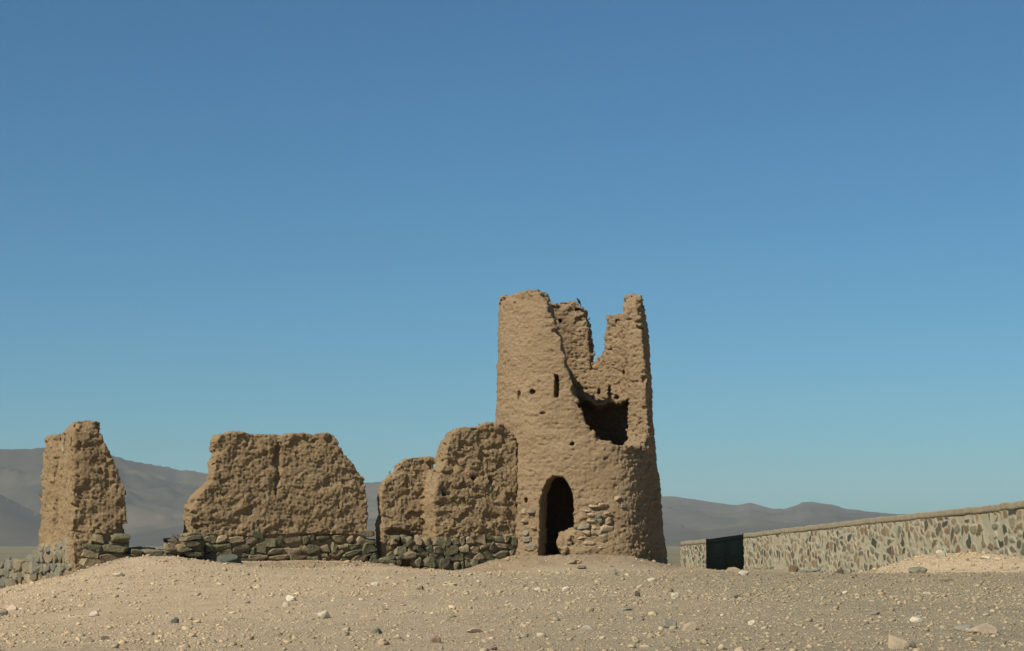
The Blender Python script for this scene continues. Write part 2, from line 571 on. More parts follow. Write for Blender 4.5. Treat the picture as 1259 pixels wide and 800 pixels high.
# ------------------------------------------------------------------ hills
def build_hills():
    sky_px = np.array([-900, -500, -250, 0, 45, 90, 140, 200, 255, 330, 455, 480, 560, 640, 720, 812, 835, 880, 905, 920, 945, 962, 985, 1003, 1040, 1062, 1082, 1110, 1150, 1259, 1500, 1900])
    sky_py = np.array([600, 585, 566, 553, 551, 553, 561, 574, 582, 590, 594, 592, 604, 612, 612, 611, 611, 618, 620.5, 617.5, 624, 626.5, 618, 617.5, 625, 629, 630, 632, 634, 628, 640, 620])
    lo_px = np.array([-900, -300, 0, 45, 110, 160, 260, 455, 560, 700, 812, 860, 930, 1000, 1060, 1300, 1900])
    lo_py = np.array([640, 620, 604, 628, 655, 655, 640, 636, 640, 638, 640, 648, 642, 645, 650, 652, 650])
    ang = np.radians(np.concatenate([np.linspace(-60, -17, 200, endpoint=False), np.linspace(-17, 17, 900, endpoint=False), np.linspace(17, 60, 200)]))
    rad = np.linspace(3900, 8300, 190)
    A, R = np.meshgrid(ang, rad)
    X, Y = R * np.sin(A), R * np.cos(A)
    px = CX + F * np.tan(np.clip(A, -0.9, 0.9)) 
    base = EZ - 7.6
    pp = np.stack([X.ravel(), Y.ravel(), np.zeros(X.size)], 1)
    n1 = fbm(pp / 900.0, 5, 31).reshape(A.shape)
    ridg = 1 - np.abs(fbm(pp / 520.0, 5, 41).reshape(A.shape)) * 2.4
    yc = np.interp(px, sky_px, sky_py)
    rc = 6600 + 700 * np.sin(A * 9 + 1.0)
    Hc = EZ + (HORIZON - yc) / F * rc * np.cos(A) + 2.5 * vnoise(np.stack([A.ravel() * 160, A.ravel() * 0, A.ravel() * 0], 1), 5).reshape(A.shape)
    t = (R - 4300) / (rc - 4300)
    S = np.where(t < 1, np.clip(t, 0, 1) ** 1.35, np.clip(1 - (t - 1) * 0.9, 0, 1))
    gul = np.clip(t, 0, 1) * (1 - np.clip(t, 0, 1) ** 6) * 1.6
    Z1 = base - 3 + (Hc - base + 3) * S - (Hc - base) * gul * 0.30 * (1 - np.clip(ridg, 0, 1)) + (Hc - base) * gul * 0.08 * n1
    yl = np.interp(px, lo_px, lo_py)
    rl = 4900 + 250 * np.sin(A * 14)
    Hl = EZ + (HORIZON - yl) / F * rl * np.cos(A)
    tl = (R - 4000) / (rl - 4000)
    Sl = np.where(tl < 1, sstep(0, 1, tl), 1 - sstep(1, 2.0, tl))
    Z2 = base - 3 + (Hl - base + 3) * Sl * (1 + 0.12 * n1) - 9 * np.clip(1 - ridg, 0, 1) * Sl * (tl < 1)
    Z = np.maximum(Z1, Z2)
    edge = sstep(3900, 4150, R) * sstep(math.radians(60), math.radians(50), np.abs(A)) if False else sstep(3900, 4150, R)
    Z = (base - 6) * (1 - edge) + Z * edge
    V = np.stack([X.ravel(), Y.ravel(), Z.ravel()], 1)
    nr, na = A.shape
    i = np.arange(nr - 1)[:, None] * na; j = np.arange(na - 1)[None]
    q = np.stack([i + j, i + j + 1, i + na + j + 1, i + na + j], -1).reshape(-1, 4)
    m, t_, b = mat_new("hill_scrub", 0.97)
    k = NT(t_)
    geo = k.n("ShaderNodeNewGeometry").outputs["Position"]
    c = k.ramp(k.noise(geo, 0.0016, 6, 0.62), [(0.36, (0.045, 0.039, 0.028)), (0.5, (0.068, 0.057, 0.039)), (0.66, (0.108, 0.087, 0.058))])
    c = k.mix(0.5, c, k.ramp(k.noise(k.map(geo, (1, 1, 3)), 0.009, 5, 0.6), [(0.3, (0.7, 0.72, 0.7)), (0.7, (1.25, 1.2, 1.15))]), 'MULTIPLY')
    k.l(c, b.inputs["Base Color"])
    tag(new_mesh("hills", V, q[:, ::-1] if False else q, m), "low bare brown hills along the far edge of the plain", "hills", kind="structure")
    return Z.max()

HILL_TOP = build_hills()

# ------------------------------------------------------------------ haze
def build_haze():
    s, zb, zt = 9600.0, EZ - 7.6 - 7.5, max(HILL_TOP + 12, 60)
    v = np.array([[x, y, z] for z in (zb, zt) for y in (-s, s) for x in (-s, s)], dtype=float)
    q = np.array([[0, 2, 3, 1], [4, 5, 7, 6], [0, 1, 5, 4], [2, 6, 7, 3], [0, 4, 6, 2], [1, 3, 7, 5]])
    m = bpy.data.materials.new("haze_air")
    m.use_nodes = True
    t = m.node_tree
    t.nodes.remove(t.nodes["Principled BSDF"])
    pv = t.nodes.new("ShaderNodeVolumePrincipled")
    pv.inputs["Color"].default_value = (0.80, 0.89, 0.90, 1)
    pv.inputs["Density"].default_value = 0.5e-4
    pv.inputs["Anisotropy"].default_value = 0.0
    t.links.new(pv.outputs[0], t.nodes["Material Output"].inputs["Volume"])
    o = new_mesh("haze", v, q, m, smooth=False)
    tag(o, "thin pale haze over the plain and the hills", "haze", kind="stuff")
build_haze()

# ------------------------------------------------------------------ stones
def icosphere(sub):
    t = (1 + 5 ** 0.5) / 2
    v = [(-1, t, 0), (1, t, 0), (-1, -t, 0), (1, -t, 0), (0, -1, t), (0, 1, t), (0, -1, -t), (0, 1, -t), (t, 0, -1), (t, 0, 1), (-t, 0, -1), (-t, 0, 1)]
    f = [(0, 11, 5), (0, 5, 1), (0, 1, 7), (0, 7, 10), (0, 10, 11), (1, 5, 9), (5, 11, 4), (11, 10, 2), (10, 7, 6), (7, 1, 8),
         (3, 9, 4), (3, 4, 2), (3, 2, 6), (3, 6, 8), (3, 8, 9), (4, 9, 5), (2, 4, 11), (6, 2, 10), (8, 6, 7), (9, 8, 1)]
    v = [np.array(p) / np.linalg.norm(p) for p in v]
    for _ in range(sub):
        cache, nf = {}, []
        def mid(a, b):
            key = (min(a, b), max(a, b))
            if key not in cache:
                p = v[a] + v[b]
                v.append(p / np.linalg.norm(p)); cache[key] = len(v) - 1
            return cache[key]
        for a, b, c in f:
            ab, bc, ca = mid(a, b), mid(b, c), mid(c, a)
            nf += [(a, ab, ca), (b, bc, ab), (c, ca, bc), (ab, bc, ca)]
        f = nf
    return np.array(v), np.array(f)
ICO = [icosphere(k) for k in range(4)]

def rotm(rx, ry, rz):
    cx_, sx = math.cos(rx), math.sin(rx); cy_, sy = math.cos(ry), math.sin(ry); cz, sz = math.cos(rz), math.sin(rz)
    return (np.array([[cz, -sz, 0], [sz, cz, 0], [0, 0, 1]]) @ np.array([[cy_, 0, sy], [0, 1, 0], [-sy, 0, cy_]])
            @ np.array([[1, 0, 0], [0, cx_, -sx], [0, sx, cx_]]))

def stone_shape(size, sub=2, boxy=0.62, rough=0.16, cuts=3, hmin=0.62):
    """a stone about `size` (x, y, z) across, centred on 0"""
    v, f = ICO[sub]
    v = np.sign(v) * np.abs(v) ** boxy
    v = v / np.abs(v).max()
    v = v * (1 + rough * vnoise(v * 1.3 + rng.uniform(0, 90, 3), 3)[:, None] + rough * 0.5 * vnoise(v * 3.1 + rng.uniform(0, 90, 3), 4)[:, None])
    for _ in range(cuts):                      # broken flat faces
        n = rng.normal(size=3); n /= np.linalg.norm(n)
        h = rng.uniform(hmin, 0.9)
        d = v @ n - h
        v = v - np.where(d > 0, d * 0.92, 0)[:, None] * n
    return v * np.asarray(size) / 2, f

PALETTE = [((0.12, 0.108, 0.062), 3.2), ((0.16, 0.138, 0.08), 3.4), ((0.20, 0.16, 0.092), 2.8), ((0.25, 0.19, 0.11), 2.0), ((0.105, 0.098, 0.06), 1.5), ((0.185, 0.142, 0.085), 1.8)]
def stone_color(pal=PALETTE):
    w = np.array([p[1] for p in pal]); k = rng.choice(len(pal), p=w / w.sum())
    return np.array(pal[k][0]) * rng.uniform(0.85, 1.2)

class Pile:
    def __init__(s): s.v, s.f, s.c, s.n = [], [], [], 0
    def add(s, v, f, c):
        s.v.append(v); s.f.append(f + s.n); s.c.append(np.tile(c, (len(v), 1)) if np.ndim(c) == 1 else c); s.n += len(v)
    def build(s, name, mat, parent=None, loc=None):
        return new_mesh(name, np.concatenate(s.v), np.concatenate(s.f), mat, parent, True, np.concatenate(s.c), loc)

# ------------------------------------------------------------------ walls on a vertical plane
class Plane:
    """vertical plane through the eye ray of a pixel at depth d, running along angle a (0 = to the right, positive = away)"""
    def __init__(s, px, py, d, a):
        p = P(px, py, d)
        s.o = p[:2]; s.a = a
        s.e = np.array([math.cos(a), math.sin(a)]); s.n = np.array([math.sin(a), -math.cos(a)])
    def sz(s, px, py):
        r = ray(px, py)
        t = (s.o @ s.n) / (r[0] * s.n[0] + r[1] * s.n[1])
        p = np.array([r[0] * t, r[1] * t])
        return (p - s.o) @ s.e, EZ + r[2] * t
    def poly(s, pts): return [s.sz(*p) for p in pts]
    def world(s, S, T, Z):
        """T: metres behind the face"""
        x = s.o[0] + S * s.e[0] - T * s.n[0]
        y = s.o[1] + S * s.e[1] - T * s.n[1]
        return np.stack([x, y, Z], -1)

def rough_mud(W, N, seed, clod=0.045, pit=0.03, fine=0.015):
    """knobbly weathered mud: displacement along the normal for world points W"""
    wob = np.stack([vnoise(W * 5, seed + 70), vnoise(W * 5, seed + 71), vnoise(W * 5, seed + 72)], 1)
    a = worley(W / np.array([0.12, 0.12, 0.08]) + 0.45 * wob, seed)
    b = worley(W / 0.056 + 0.3 * wob, seed + 5)
    big = fbm(W / 0.5, 3, seed + 9)
    patch = sstep(-0.35, 0.4, fbm(W / np.array([0.9, 0.9, 0.6]), 2, seed + 13))
    d = clod * (0.55 - a) * (0.15 + 0.9 * patch) + clod * 0.5 * (0.5 - b) * (0.4 + 0.8 * patch) + 0.024 * big
    groove = np.abs(vnoise(W / np.array([0.3, 0.3, 0.2]) + 0.5 * wob, seed + 15))
    d = d + clod * 0.9 * (cells(W / np.array([0.10, 0.10, 0.07]) + 0.3 * wob, seed + 41) - 0.5) * (0.25 + 0.75 * patch)
    d = d - clod * 0.9 * np.clip(0.10 - groove, 0, 0.1) * 8 * (1 - 0.5 * patch)
    pits = np.clip(vnoise(W / np.array([0.12, 0.12, 0.075]), seed + 17) - 0.42, 0, 0.3) + np.clip(vnoise(W / np.array([0.065, 0.065, 0.05]), seed + 18) - 0.5, 0, 0.25)
    d = d - pit * 4.5 * pits
    rid = np.abs(vnoise(W / 0.085, seed + 24))
    d = d - fine * 1.3 * (0.35 - rid) + fine * 1.2 * fbm(W / 0.045, 2, seed + 21)
    return d

def wall_mesh(plane, parts, h, seed, cuts=(), clod=0.021, pit=0.018, feet=()):
    """parts: list of (polygon in s,z; t0; t1; taper). returns world verts and quads"""
    allp = np.array([p for pt in parts for p in pt[0]])
    lo = np.array([allp[:, 0].min() - 0.25, min(p[1] for p in parts) - 0.25, allp[:, 1].min() - 0.1])
    hi = np.array([allp[:, 0].max() + 0.25, max(p[2] for p in parts) + 0.25, allp[:, 1].max() + 0.25])
    n = np.ceil((hi - lo) / h).astype(int) + 1
    s = lo[0] + np.arange(n[0]) * h; t = lo[1] + np.arange(n[1]) * h; z = lo[2] + np.arange(n[2]) * h
    S2, Z2 = np.meshgrid(s, z, indexing='ij')
    D = None
    for poly, t0, t1, taper in parts:
        d2 = poly_sd(poly, S2, Z2)
        zt = max(p[1] for p in poly); zb = min(p[1] for p in poly)
        shr = taper * np.clip((Z2 - zb) / (zt - zb), 0, 1)
        T = t[None, :, None]
        w = np.abs(T - (t0 + t1) / 2) - ((t1 - t0) / 2 - shr[:, None, :])
        d = rbox(np.broadcast_to(d2[:, None, :], (n[0], n[1], n[2])), w, 0.04)
        D = d if D is None else smin(D, d, 0.08)
    for c in cuts:      # (s, t, z, rs, rt, rz)
        e = (np.sqrt(((S2[:, None, :] - c[0]) / c[3]) ** 2 + ((t[None, :, None] - c[1]) / c[4]) ** 2 + ((Z2[:, None, :] - c[2]) / c[5]) ** 2) - 1) * min(c[3:6])
        D = smax(D, -e, 0.04)
    band = np.abs(D) < 0.3
    ii = np.argwhere(band)
    L = lo + ii * h
    W = plane.world(L[:, 0], L[:, 1], L[:, 2])
    D[band] += 0.05 * fbm(W / 0.9, 2, seed) + 0.03 * fbm(W / 0.26, 2, seed + 3)
    D[band] += 0.08 * np.clip(vnoise(W / np.array([0.38, 0.38, 0.26]), seed + 6) - 0.42, 0, 1)
    edge = np.full(len(ii), -9.0)
    for poly, t0, t1, taper in parts:
        edge = np.maximum(edge, poly_sd(poly, L[:, 0], L[:, 2]) * 1.0)
    brk = 0.35 + 0.65 * sstep(-0.5, -0.1, edge)
    D[band] += 0.13 * np.clip(cells(W / np.array([0.30, 0.30, 0.2]), seed + 31) - 0.5, 0, 1) * brk
    for poly, tf in feet:                       # the stone footing stands where the mud is set back
        d2 = poly_sd(poly, S2, Z2)
        e = np.maximum(np.broadcast_to(d2[:, None, :] + 0.03, D.shape), np.abs(t[None, :, None] - (tf - 0.2)) - 0.265)
        D = smax(D, -e, 0.03)
    V, q = surface_nets(D, lo, h)
    V = plane.world(V[:, 0], V[:, 1], V[:, 2])
    N = normals(V, q)
    V = V + N * rough_mud(V, N, seed + 40, clod, pit)[:, None]
    return V, q

def in_poly(poly, s, z):
    return poly_sd(poly, np.array([s]), np.array([z]))[0] < 0

def footing(plane, poly, t_face, sizes, pile, pal=PALETTE, depth=0.34, seed=0, jut=0.05, wob=0.05):
    """lay rough stones in wavering courses over a polygon of the wall's face"""
    ps = np.array(poly)
    z = ps[:, 1].min() - 0.05
    row = 0
    while z < ps[:, 1].max() + 0.1:
        hh = rng.uniform(*sizes[1])
        s = ps[:, 0].min() - rng.uniform(0, 0.3)
        while s < ps[:, 0].max() + 0.1:
            w = rng.uniform(*sizes[0])
            if rng.random() < 0.25: w *= 0.55
            hs = hh * rng.uniform(0.8, 1.2)
            zc = z + hh / 2 + wob * math.sin(s * 1.9 + seed + row * 0.6) + rng.uniform(-0.025, 0.025)
            sc = s + w / 2
            if in_poly(poly, sc, zc):
                v, f = stone_shape((w * 1.16, depth, hs * 1.2), 3, rng.uniform(0.3, 0.55), 0.15, 8, 0.55)
                v = v @ rotm(rng.uniform(-0.08, 0.08), rng.uniform(-0.14, 0.14), rng.uniform(-0.08, 0.08)).T
                lim = -depth * 0.34 + 0.12 * (v[:, 0] * rng.uniform(-1, 1) + v[:, 2] * rng.uniform(-1, 1)) + 0.012 * vnoise(v / 0.09 + 9.0, 6)
                v[:, 1] = np.maximum(v[:, 1], lim)             # a roughly flat outer face
                tt = t_face + depth * 0.34 - rng.uniform(0.0, 1.0) * jut + 0.01
                pile.add(plane.world(v[:, 0] + sc, v[:, 1] + tt, v[:, 2] + zc), f, stone_color(pal))
            s += w * rng.uniform(0.97, 1.07)
        z += hh * 0.97
        row += 1

A = math.radians(29)
H = 0.024
# the line of the broken enclosure wall
RIGHT = Plane(641, 690, 50.62, A)                 # wall that meets the tower
MID = Plane(641, 690, 50.62, A)                   # the broad wall stands a little behind that line
MID.o = MID.o - 0.55 * MID.n
MUDPAL = [((0.20, 0.15, 0.095), 3), ((0.16, 0.13, 0.09), 2), ((0.12, 0.112, 0.088), 1.3), ((0.23, 0.175, 0.115), 2)]

# ---- right wall with its buttress
rw = RIGHT.poly([(536, 690), (534, 640), (534, 612), (537, 592), (543, 577), (549, 562), (553, 543), (557, 531), (564, 527), (574, 523), (590, 524.5), (602, 518.5),
                 (620, 519), (633, 527), (638, 545), (639, 600), (640, 650), (640, 735), (530, 735)])
bt = RIGHT.poly([(483, 660), (482, 610), (485, 590), (494, 581), (503, 572), (511, 563), (522, 560), (548, 560), (560, 600), (560, 735), (477, 735), (480, 690)])
bt = [(s + 0.0, z) for s, z in bt]
cutp = []
for (px, py, r_) in ((546, 607, 0.10), (584, 588, 0.07), (605, 590, 0.06)):
    s_, z_ = RIGHT.sz(px, py)
    cutp.append((s_, 0.0, z_, r_, 0.3, r_))
s_, z_ = RIGHT.sz(500, 654)
cutp.append((s_, 0.62, z_, 0.42, 0.2, 0.13))
base = RIGHT.world(np.array(-1.3), np.array(0.4), np.array(0.0)); base[2] = g1(base[0], base[1])
w1 = empty("mud_wall", base, "weathered mud brick wall stub abutting the tower, a stepped buttress behind it", "wall", "broken mud walls of the enclosure")
foot = RIGHT.poly([(502, 663), (540, 660), (590, 659), (632, 662), (633, 706), (515, 704), (505, 690)])
V, q = wall_mesh(RIGHT, [(rw, 0.0, 0.72, 0.06), (bt, 0.60, 1.0, 0.05)], H, 100, cutp, feet=[(foot, 0.0)])
new_mesh("wall_body", V, q, M_WALL, w1, loc=base)
pl = Pile()
footing(RIGHT, foot, 0.0, ((0.2, 0.44), (0.15, 0.25)), pl, seed=1, jut=0.06)
footing(RIGHT, RIGHT.poly([(490, 662), (516, 660), (512, 695), (488, 692)]), 0.48, ((0.2, 0.4), (0.14, 0.2)), pl, seed=2)
pl.build("stone_footing", M_STONE, w1, base)

# ---- middle wall
mw = MID.poly([(235, 655), (234, 623), (240, 612), (251, 601), (262, 591), (264, 570), (267, 556), (266, 543), (271, 534), (290, 530), (312, 531), (340, 534), (380, 532),
                 (411, 532.5), (417, 540), (422, 556), (435, 570), (450, 588), (453, 610), (452, 650), (454, 735), (238, 735)])
base = MID.world(np.array(MID.sz(345, 690)[0]), np.array(0.35), np.array(0.0)); base[2] = g1(base[0], base[1])
w2 = empty("mud_wall", base, "broad free standing mud wall with sloping shoulders on a green grey stone footing", "wall", "broken mud walls of the enclosure")
foot = MID.poly([(236, 655), (300, 658), (370, 654), (455, 656), (472, 676), (474, 700), (400, 703), (300, 703), (255, 698), (232, 690)])
crack = [(*MID.sz(px_, py_), r_) for px_, py_, r_ in ((343, 536, 0.05), (343, 550, 0.045), (341, 563, 0.06), (344, 577, 0.05), (342, 592, 0.06), (340, 604, 0.045))]
V, q = wall_mesh(MID, [(mw, 0.0, 0.58, 0.04)], H, 200, [(a_, 0.0, b_, r_, 0.13, 0.16) for a_, b_, r_ in crack], feet=[(foot, 0.0)])
new_mesh("wall_body", V, q, M_WALL, w2, loc=base)
pl = Pile()
footing(MID, foot, 0.0, ((0.22, 0.52), (0.15, 0.25)), pl, seed=3, jut=0.05)
footing(MID, MID.poly([(452, 656), (460, 660), (472, 674), (478, 690), (452, 695)]), 0.3, ((0.2, 0.4), (0.14, 0.22)), pl, seed=4)
pl.build("stone_footing", M_STONE, w2, base)

# ---- left corner pillar: a front arm and a wing running back
lp = RIGHT.poly([(90, 680), (89, 640), (90, 600), (90, 560), (91, 530), (96, 518), (108, 514), (120, 517), (126, 530), (131, 545), (143, 568), (155, 600), (155, 640), (155, 668), (159, 690), (160, 735), (88, 735)])
s_c = RIGHT.sz(88, 700)[0]
corner = RIGHT.world(np.array(s_c), np.array(0.0), np.array(0.0))
LEFT = Plane(88, 700, corner[1], A + math.pi / 2)       # runs back from the corner; its face looks left
LEFT.o = corner[:2]
# the face of LEFT that looks left is the one whose normal is -e(RIGHT)
LEFT.n = -RIGHT.e
LEFT.e = -RIGHT.n
wing = LEFT.poly([(46, 690), (46, 640), (47, 600), (48, 566), (52, 540), (58, 535), (70, 533), (77, 528), (84, 519), (87.5, 517), (87.5, 735), (45, 735)])
wing = [(max(s_, 0.06), z_) for s_, z_ in wing]
0 and print("wing", [(round(a, 2), round(b, 2)) for a, b in wing][:6])
gs, gz = LEFT.sz(65, 600)
base = RIGHT.world(np.array(s_c + 0.5), np.array(0.5), np.array(0.0)); base[2] = g1(base[0], base[1])
w3 = empty("mud_pillar", base, "tall narrow mud wall corner rising to a ragged peak, leftmost of the ruins", "wall")
foot = RIGHT.poly([(112, 655), (140, 655), (162, 664), (172, 685), (150, 697), (120, 703), (100, 706), (98, 690), (112, 682)])
V, q = wall_mesh(RIGHT, [(lp, 0.0, 0.85, 0.05)], H, 300, feet=[(foot, 0.0)])
new_mesh("front_arm", V, q, M_WALL, w3, loc=base)
foot2 = LEFT.poly([(43, 672), (60, 670), (80, 668), (86, 675), (85, 716), (60, 712), (42, 706)])
V, q = wall_mesh(LEFT, [(wing, 0.02, 0.8, 0.04)], H, 330, [(gs + 0.05 * math.sin(k * 1.7), 0.0, gz + k * 0.3, 0.2, 0.24, 0.34) for k in range(-4, 6)], clod=0.024, pit=0.016, feet=[(foot2, 0.0)])
new_mesh("side_wing", V, q, M_WALL, w3, loc=base)
pl = Pile()
footing(RIGHT, foot, 0.0, ((0.26, 0.5), (0.16, 0.26)), pl, seed=5, jut=0.09)
footing(LEFT, foot2, 0.0, ((0.3, 0.6), (0.2, 0.34)), pl, seed=6, jut=0.07,
        pal=[((0.165, 0.143, 0.09), 2), ((0.215, 0.172, 0.106), 2), ((0.165, 0.155, 0.115), 2)])
pl.build("stone_footing", M_STONE, w3, base)

# ---- low rubble walls: one joining the pillar and the middle wall, one running off to the left
def rubble_core(plane, poly, t0, t1, seed):
    return wall_mesh(plane, [(poly, t0, t1, 0.05)], 0.045, seed)
base = RIGHT.world(np.array(RIGHT.sz(200, 690)[0]), np.array(0.3), np.array(0.0)); base[2] = g1(base[0], base[1])
r1 = empty("rubble_wall", base, "low tumbled line of greenish stones between the pillar and the broad wall", "rubble wall", "low rubble walls")
poly = RIGHT.poly([(160, 684), (172, 676), (186, 679), (200, 677), (215, 672), (235, 662), (245, 662), (245, 730), (160, 730)])
V, q = rubble_core(RIGHT, poly, 0.12, 0.6, 400)
new_mesh("earth_core", V, q, M_WALL, r1, loc=base)
pl = Pile()
footing(RIGHT, RIGHT.poly([(158, 678), (175, 674), (190, 675), (205, 673), (220, 668), (238, 655), (240, 690), (200, 690), (160, 692)]), 0.0, ((0.25, 0.5), (0.12, 0.2)), pl, seed=7, jut=0.1)
footing(RIGHT, RIGHT.poly([(160, 672), (175, 672), (190, 672), (205, 671), (225, 664), (240, 656), (240, 685), (160, 690)]), 0.35, ((0.25, 0.45), (0.12, 0.2)), pl, seed=8, jut=0.1)
pl.build("stones", M_STONE, r1, base)

poly = LEFT.poly([(48, 680), (30, 690), (10, 690), (-4, 696), (-14, 700), (-14, 745), (50, 745)])
base = LEFT.world(np.array(poly[2][0]), np.array(0.3), np.array(0.0)); base[2] = g1(base[0], base[1])
r2 = empty("rubble_wall", base, "low grey rubble wall stepping down behind the tall corner pillar", "rubble wall", "low rubble walls")
V, q = rubble_core(LEFT, poly, 0.05, 0.65, 450)
new_mesh("earth_core", V, q, M_WALL, r2, loc=base)
pl = Pile()
footing(LEFT, LEFT.poly([(50, 676), (36, 684), (20, 690), (8, 688), (-12, 700), (-12, 722), (10, 722), (50, 712)]), 0.0, ((0.35, 0.9), (0.16, 0.36)), pl, seed=9, jut=0.05,
        pal=[((0.165, 0.143, 0.09), 2), ((0.215, 0.172, 0.106), 2), ((0.15, 0.14, 0.105), 2)])
pl.build("stones", M_STONE, r2, base)

# ------------------------------------------------------------------ tower
def build_tower():
    tx, ty = TOWER
    D0 = 52.2
    def zpx(py, d): return P(700, py, d)[2]
    # silhouette by height
    ys = np.array([355, 370, 400, 440, 470, 520, 560, 610, 660, 700, 740])
    lf = np.array([615, 615, 613.5, 611.5, 610, 609, 608, 606.5, 604.5, 603, 602])
    rt = np.array([789, 791, 796, 799, 801, 803.5, 807, 811, 815, 819, 822])
    zs = np.array([zpx(y, D0) for y in ys])[::-1]
    m = D0 / F
    cxs = np.array([((l + r) / 2 - CX) * m for l, r in zip(lf, rt)])[::-1]
    Rs = np.array([(r - l) / 2 * m for l, r in zip(lf, rt)])[::-1]
    # broken rim: angle right of the front -> photo row, with the depth of that side
    rim = [(-180, 374), (-172, 375), (-158, 373), (-150, 370), (-120, 366), (-100, 364), (-84, 366), (-72, 365), (-55, 358), (-40, 356), (-29, 356), (-25, 362), (-21, 376), (-17.5, 397), (-12, 414), (-8, 438),
           (-4.5, 457), (-2.5, 480), (1.5, 500), (8, 525), (15, 537), (25, 545), (36, 549), (46, 548), (53, 542), (58, 538), (60.5, 530), (62, 480), (63, 420), (64.5, 372), (68, 365), (80, 363), (95, 363), (104, 366), (112, 383), (125, 387), (138, 390),
           (141.5, 392), (143.5, 420), (148, 436), (155, 441), (160.8, 438), (161.8, 418), (163.0, 398), (165.5, 388), (168.5, 380), (174, 374), (180, 374)]
    th = np.array([r[0] for r in rim], dtype=float)
    hz = np.array([zpx(r[1], D0 - 2.0 * math.cos(math.radians(r[0]))) for r in rim])
    h = 0.026
    lo = np.array([tx - 2.6, ty - 2.6, -0.3]); hi = np.array([tx + 2.6, ty + 2.6, zs.max() + 0.15])
    n = np.ceil((hi - lo) / h).astype(int) + 1
    xs = lo[0] + np.arange(n[0]) * h; yy = lo[1] + np.arange(n[1]) * h; zz = lo[2] + np.arange(n[2]) * h
    cz = np.interp(zz, zs, cxs).astype(np.float32); Rz = np.interp(zz, zs, Rs).astype(np.float32)
    Tz = np.interp(zz, [0, 3.0, 7.2], [0.72, 0.60, 0.46]).astype(np.float32)
    X = xs[:, None, None].astype(np.float32) - cz[None, None, :]
    Y = (yy[None, :, None] - ty).astype(np.float32)
    r = np.sqrt(X * X + Y * Y)
    ang = np.degrees(np.arctan2(np.broadcast_to(X, r.shape), -np.broadcast_to(Y, r.shape)))
    Rz = Rz * (1 + 0.085 * np.exp(-((ang - 31) / 18) ** 2)).astype(np.float32)     # bulge added front right so the shade begins sooner round the wall
    d = np.maximum(r - Rz, (Rz - Tz) - r)
    # floor vault inside, above the doorway
    zf = zpx(572, D0)
    fl = np.maximum(np.abs(zz[None, None, :] - zf) - 0.16, r - (Rz - 0.2))
    d = np.minimum(d, fl.astype(np.float32))
    # what is left of an upper floor, over the back of the round room
    wob_ = (0.10 * np.sin(xs * 5.1) + 0.06 * np.sin(xs * 11.7))[:, None, None]
    fl = np.maximum(np.maximum(np.abs(zz[None, None, :] - zpx(493, 52.4) - (0.07 * np.sin(xs * 4.3 + 0.6) + 0.05 * np.sin(xs * 10.3))[:, None, None]) - 0.07, r - (Rz - 0.2)), (ty - 0.05 + wob_) - yy[None, :, None])
    d = np.minimum(d, fl.astype(np.float32))
    Hh = np.interp(ang, th, hz).astype(np.float32)
    g = np.gradient(hz, th)                    # steep rims: distance is horizontal
    slope = np.interp(ang, th, np.abs(g)).astype(np.float32) / (np.radians(1.0) * 2.0)
    dz = (zz[None, None, :].astype(np.float32) - Hh) / np.sqrt(1 + np.minimum(slope, 12) ** 2)
    d = smax(d, dz, 0.07)
    del Hh, slope, dz, fl
    # door, windows and holes: cutters given as (px, py, depth side)
    XX = xs[:, None, None] - 0 * zz[None, None, :]
    def hole(px, py, dep, rad_x, rad_z, length, beta=None, shape='ellipse'):
        nonlocal d
        p = P(px, py, dep)
        if beta is None:
            beta = math.atan2(-(p[0] - tx), -(p[1] - ty)); 
            ux, uy = math.sin(beta), math.cos(beta)          # towards the axis
        else:
            ux, uy = math.sin(beta), math.cos(beta)
        dx = xs[:, None, None] - p[0]; dy = yy[None, :, None] - p[1]; dzz = zz[None, None, :] - p[2]
        al = dx * ux + dy * uy; ac = dx * uy - dy * ux
        if shape == 'ellipse':
            e = (np.sqrt((ac / rad_x) ** 2 + (dzz / rad_z) ** 2) - 1) * min(rad_x, rad_z)
        elif shape == 'slit':
            e = np.maximum(np.abs(ac) - rad_x, np.abs(dzz) - rad_z) + 0 * al
        e = np.maximum(e, np.abs(al) - length)
        d = np.maximum(d, -e.astype(np.float32))
    front = 50.15
    # doorway: pointed arch, axis pointing to the middle of the tower
    p = P(686, 678, 50.2); beta = math.radians(17)
    ux, uy = math.sin(beta), math.cos(beta)
    dx = xs[:, None, None] - p[0]; dy = yy[None, :, None] - p[1]; dzz = zz[None, None, :] - p[2]
    al = dx * ux + dy * uy; ac = np.abs(dx * uy - dy * ux)
    hw = 0.43; spring = 1.18; top = 1.93
    wz = np.where(zz < p[2] + spring, hw + 0.03 * np.clip((p[2] + spring - zz) / spring, 0, 1), hw * np.sqrt(np.clip(1 - ((zz - p[2] - spring) / (top - spring)) ** 2, 0, 1)))
    e = np.maximum(np.maximum(ac - wz[None, None, :], dzz - top), np.abs(al) - 1.1)
    d = np.maximum(d, -e.astype(np.float32))
    hole(683.5, 474, front, 0.05, 0.29, 0.5, shape='slit')
    hole(630, 486, 50.6, 0.045, 0.09, 0.3); hole(651.5, 481, 50.4, 0.06, 0.06, 0.35)
    hole(704, 546, front, 0.06, 0.075, 0.4); hole(648, 615, 50.5, 0.06, 0.08, 0.22)
    hole(666, 508, 50.3, 0.05, 0.03, 0.1)
    hole(644, 404, 50.6, 0.07, 0.05, 0.1)
    back = 53.75
    hole(688, 395, back, 0.07, 0.06, 0.3); hole(710, 380.5, back, 0.05, 0.05, 0.12)
    hole(752, 484, 53.5, 0.06, 0.24, 0.35); hole(760, 491, 53.3, 0.09, 0.1, 0.3); hole(736, 482, 53.6, 0.05, 0.1, 0.3); hole(770, 459, 53.0, 0.06, 0.09, 0.3)
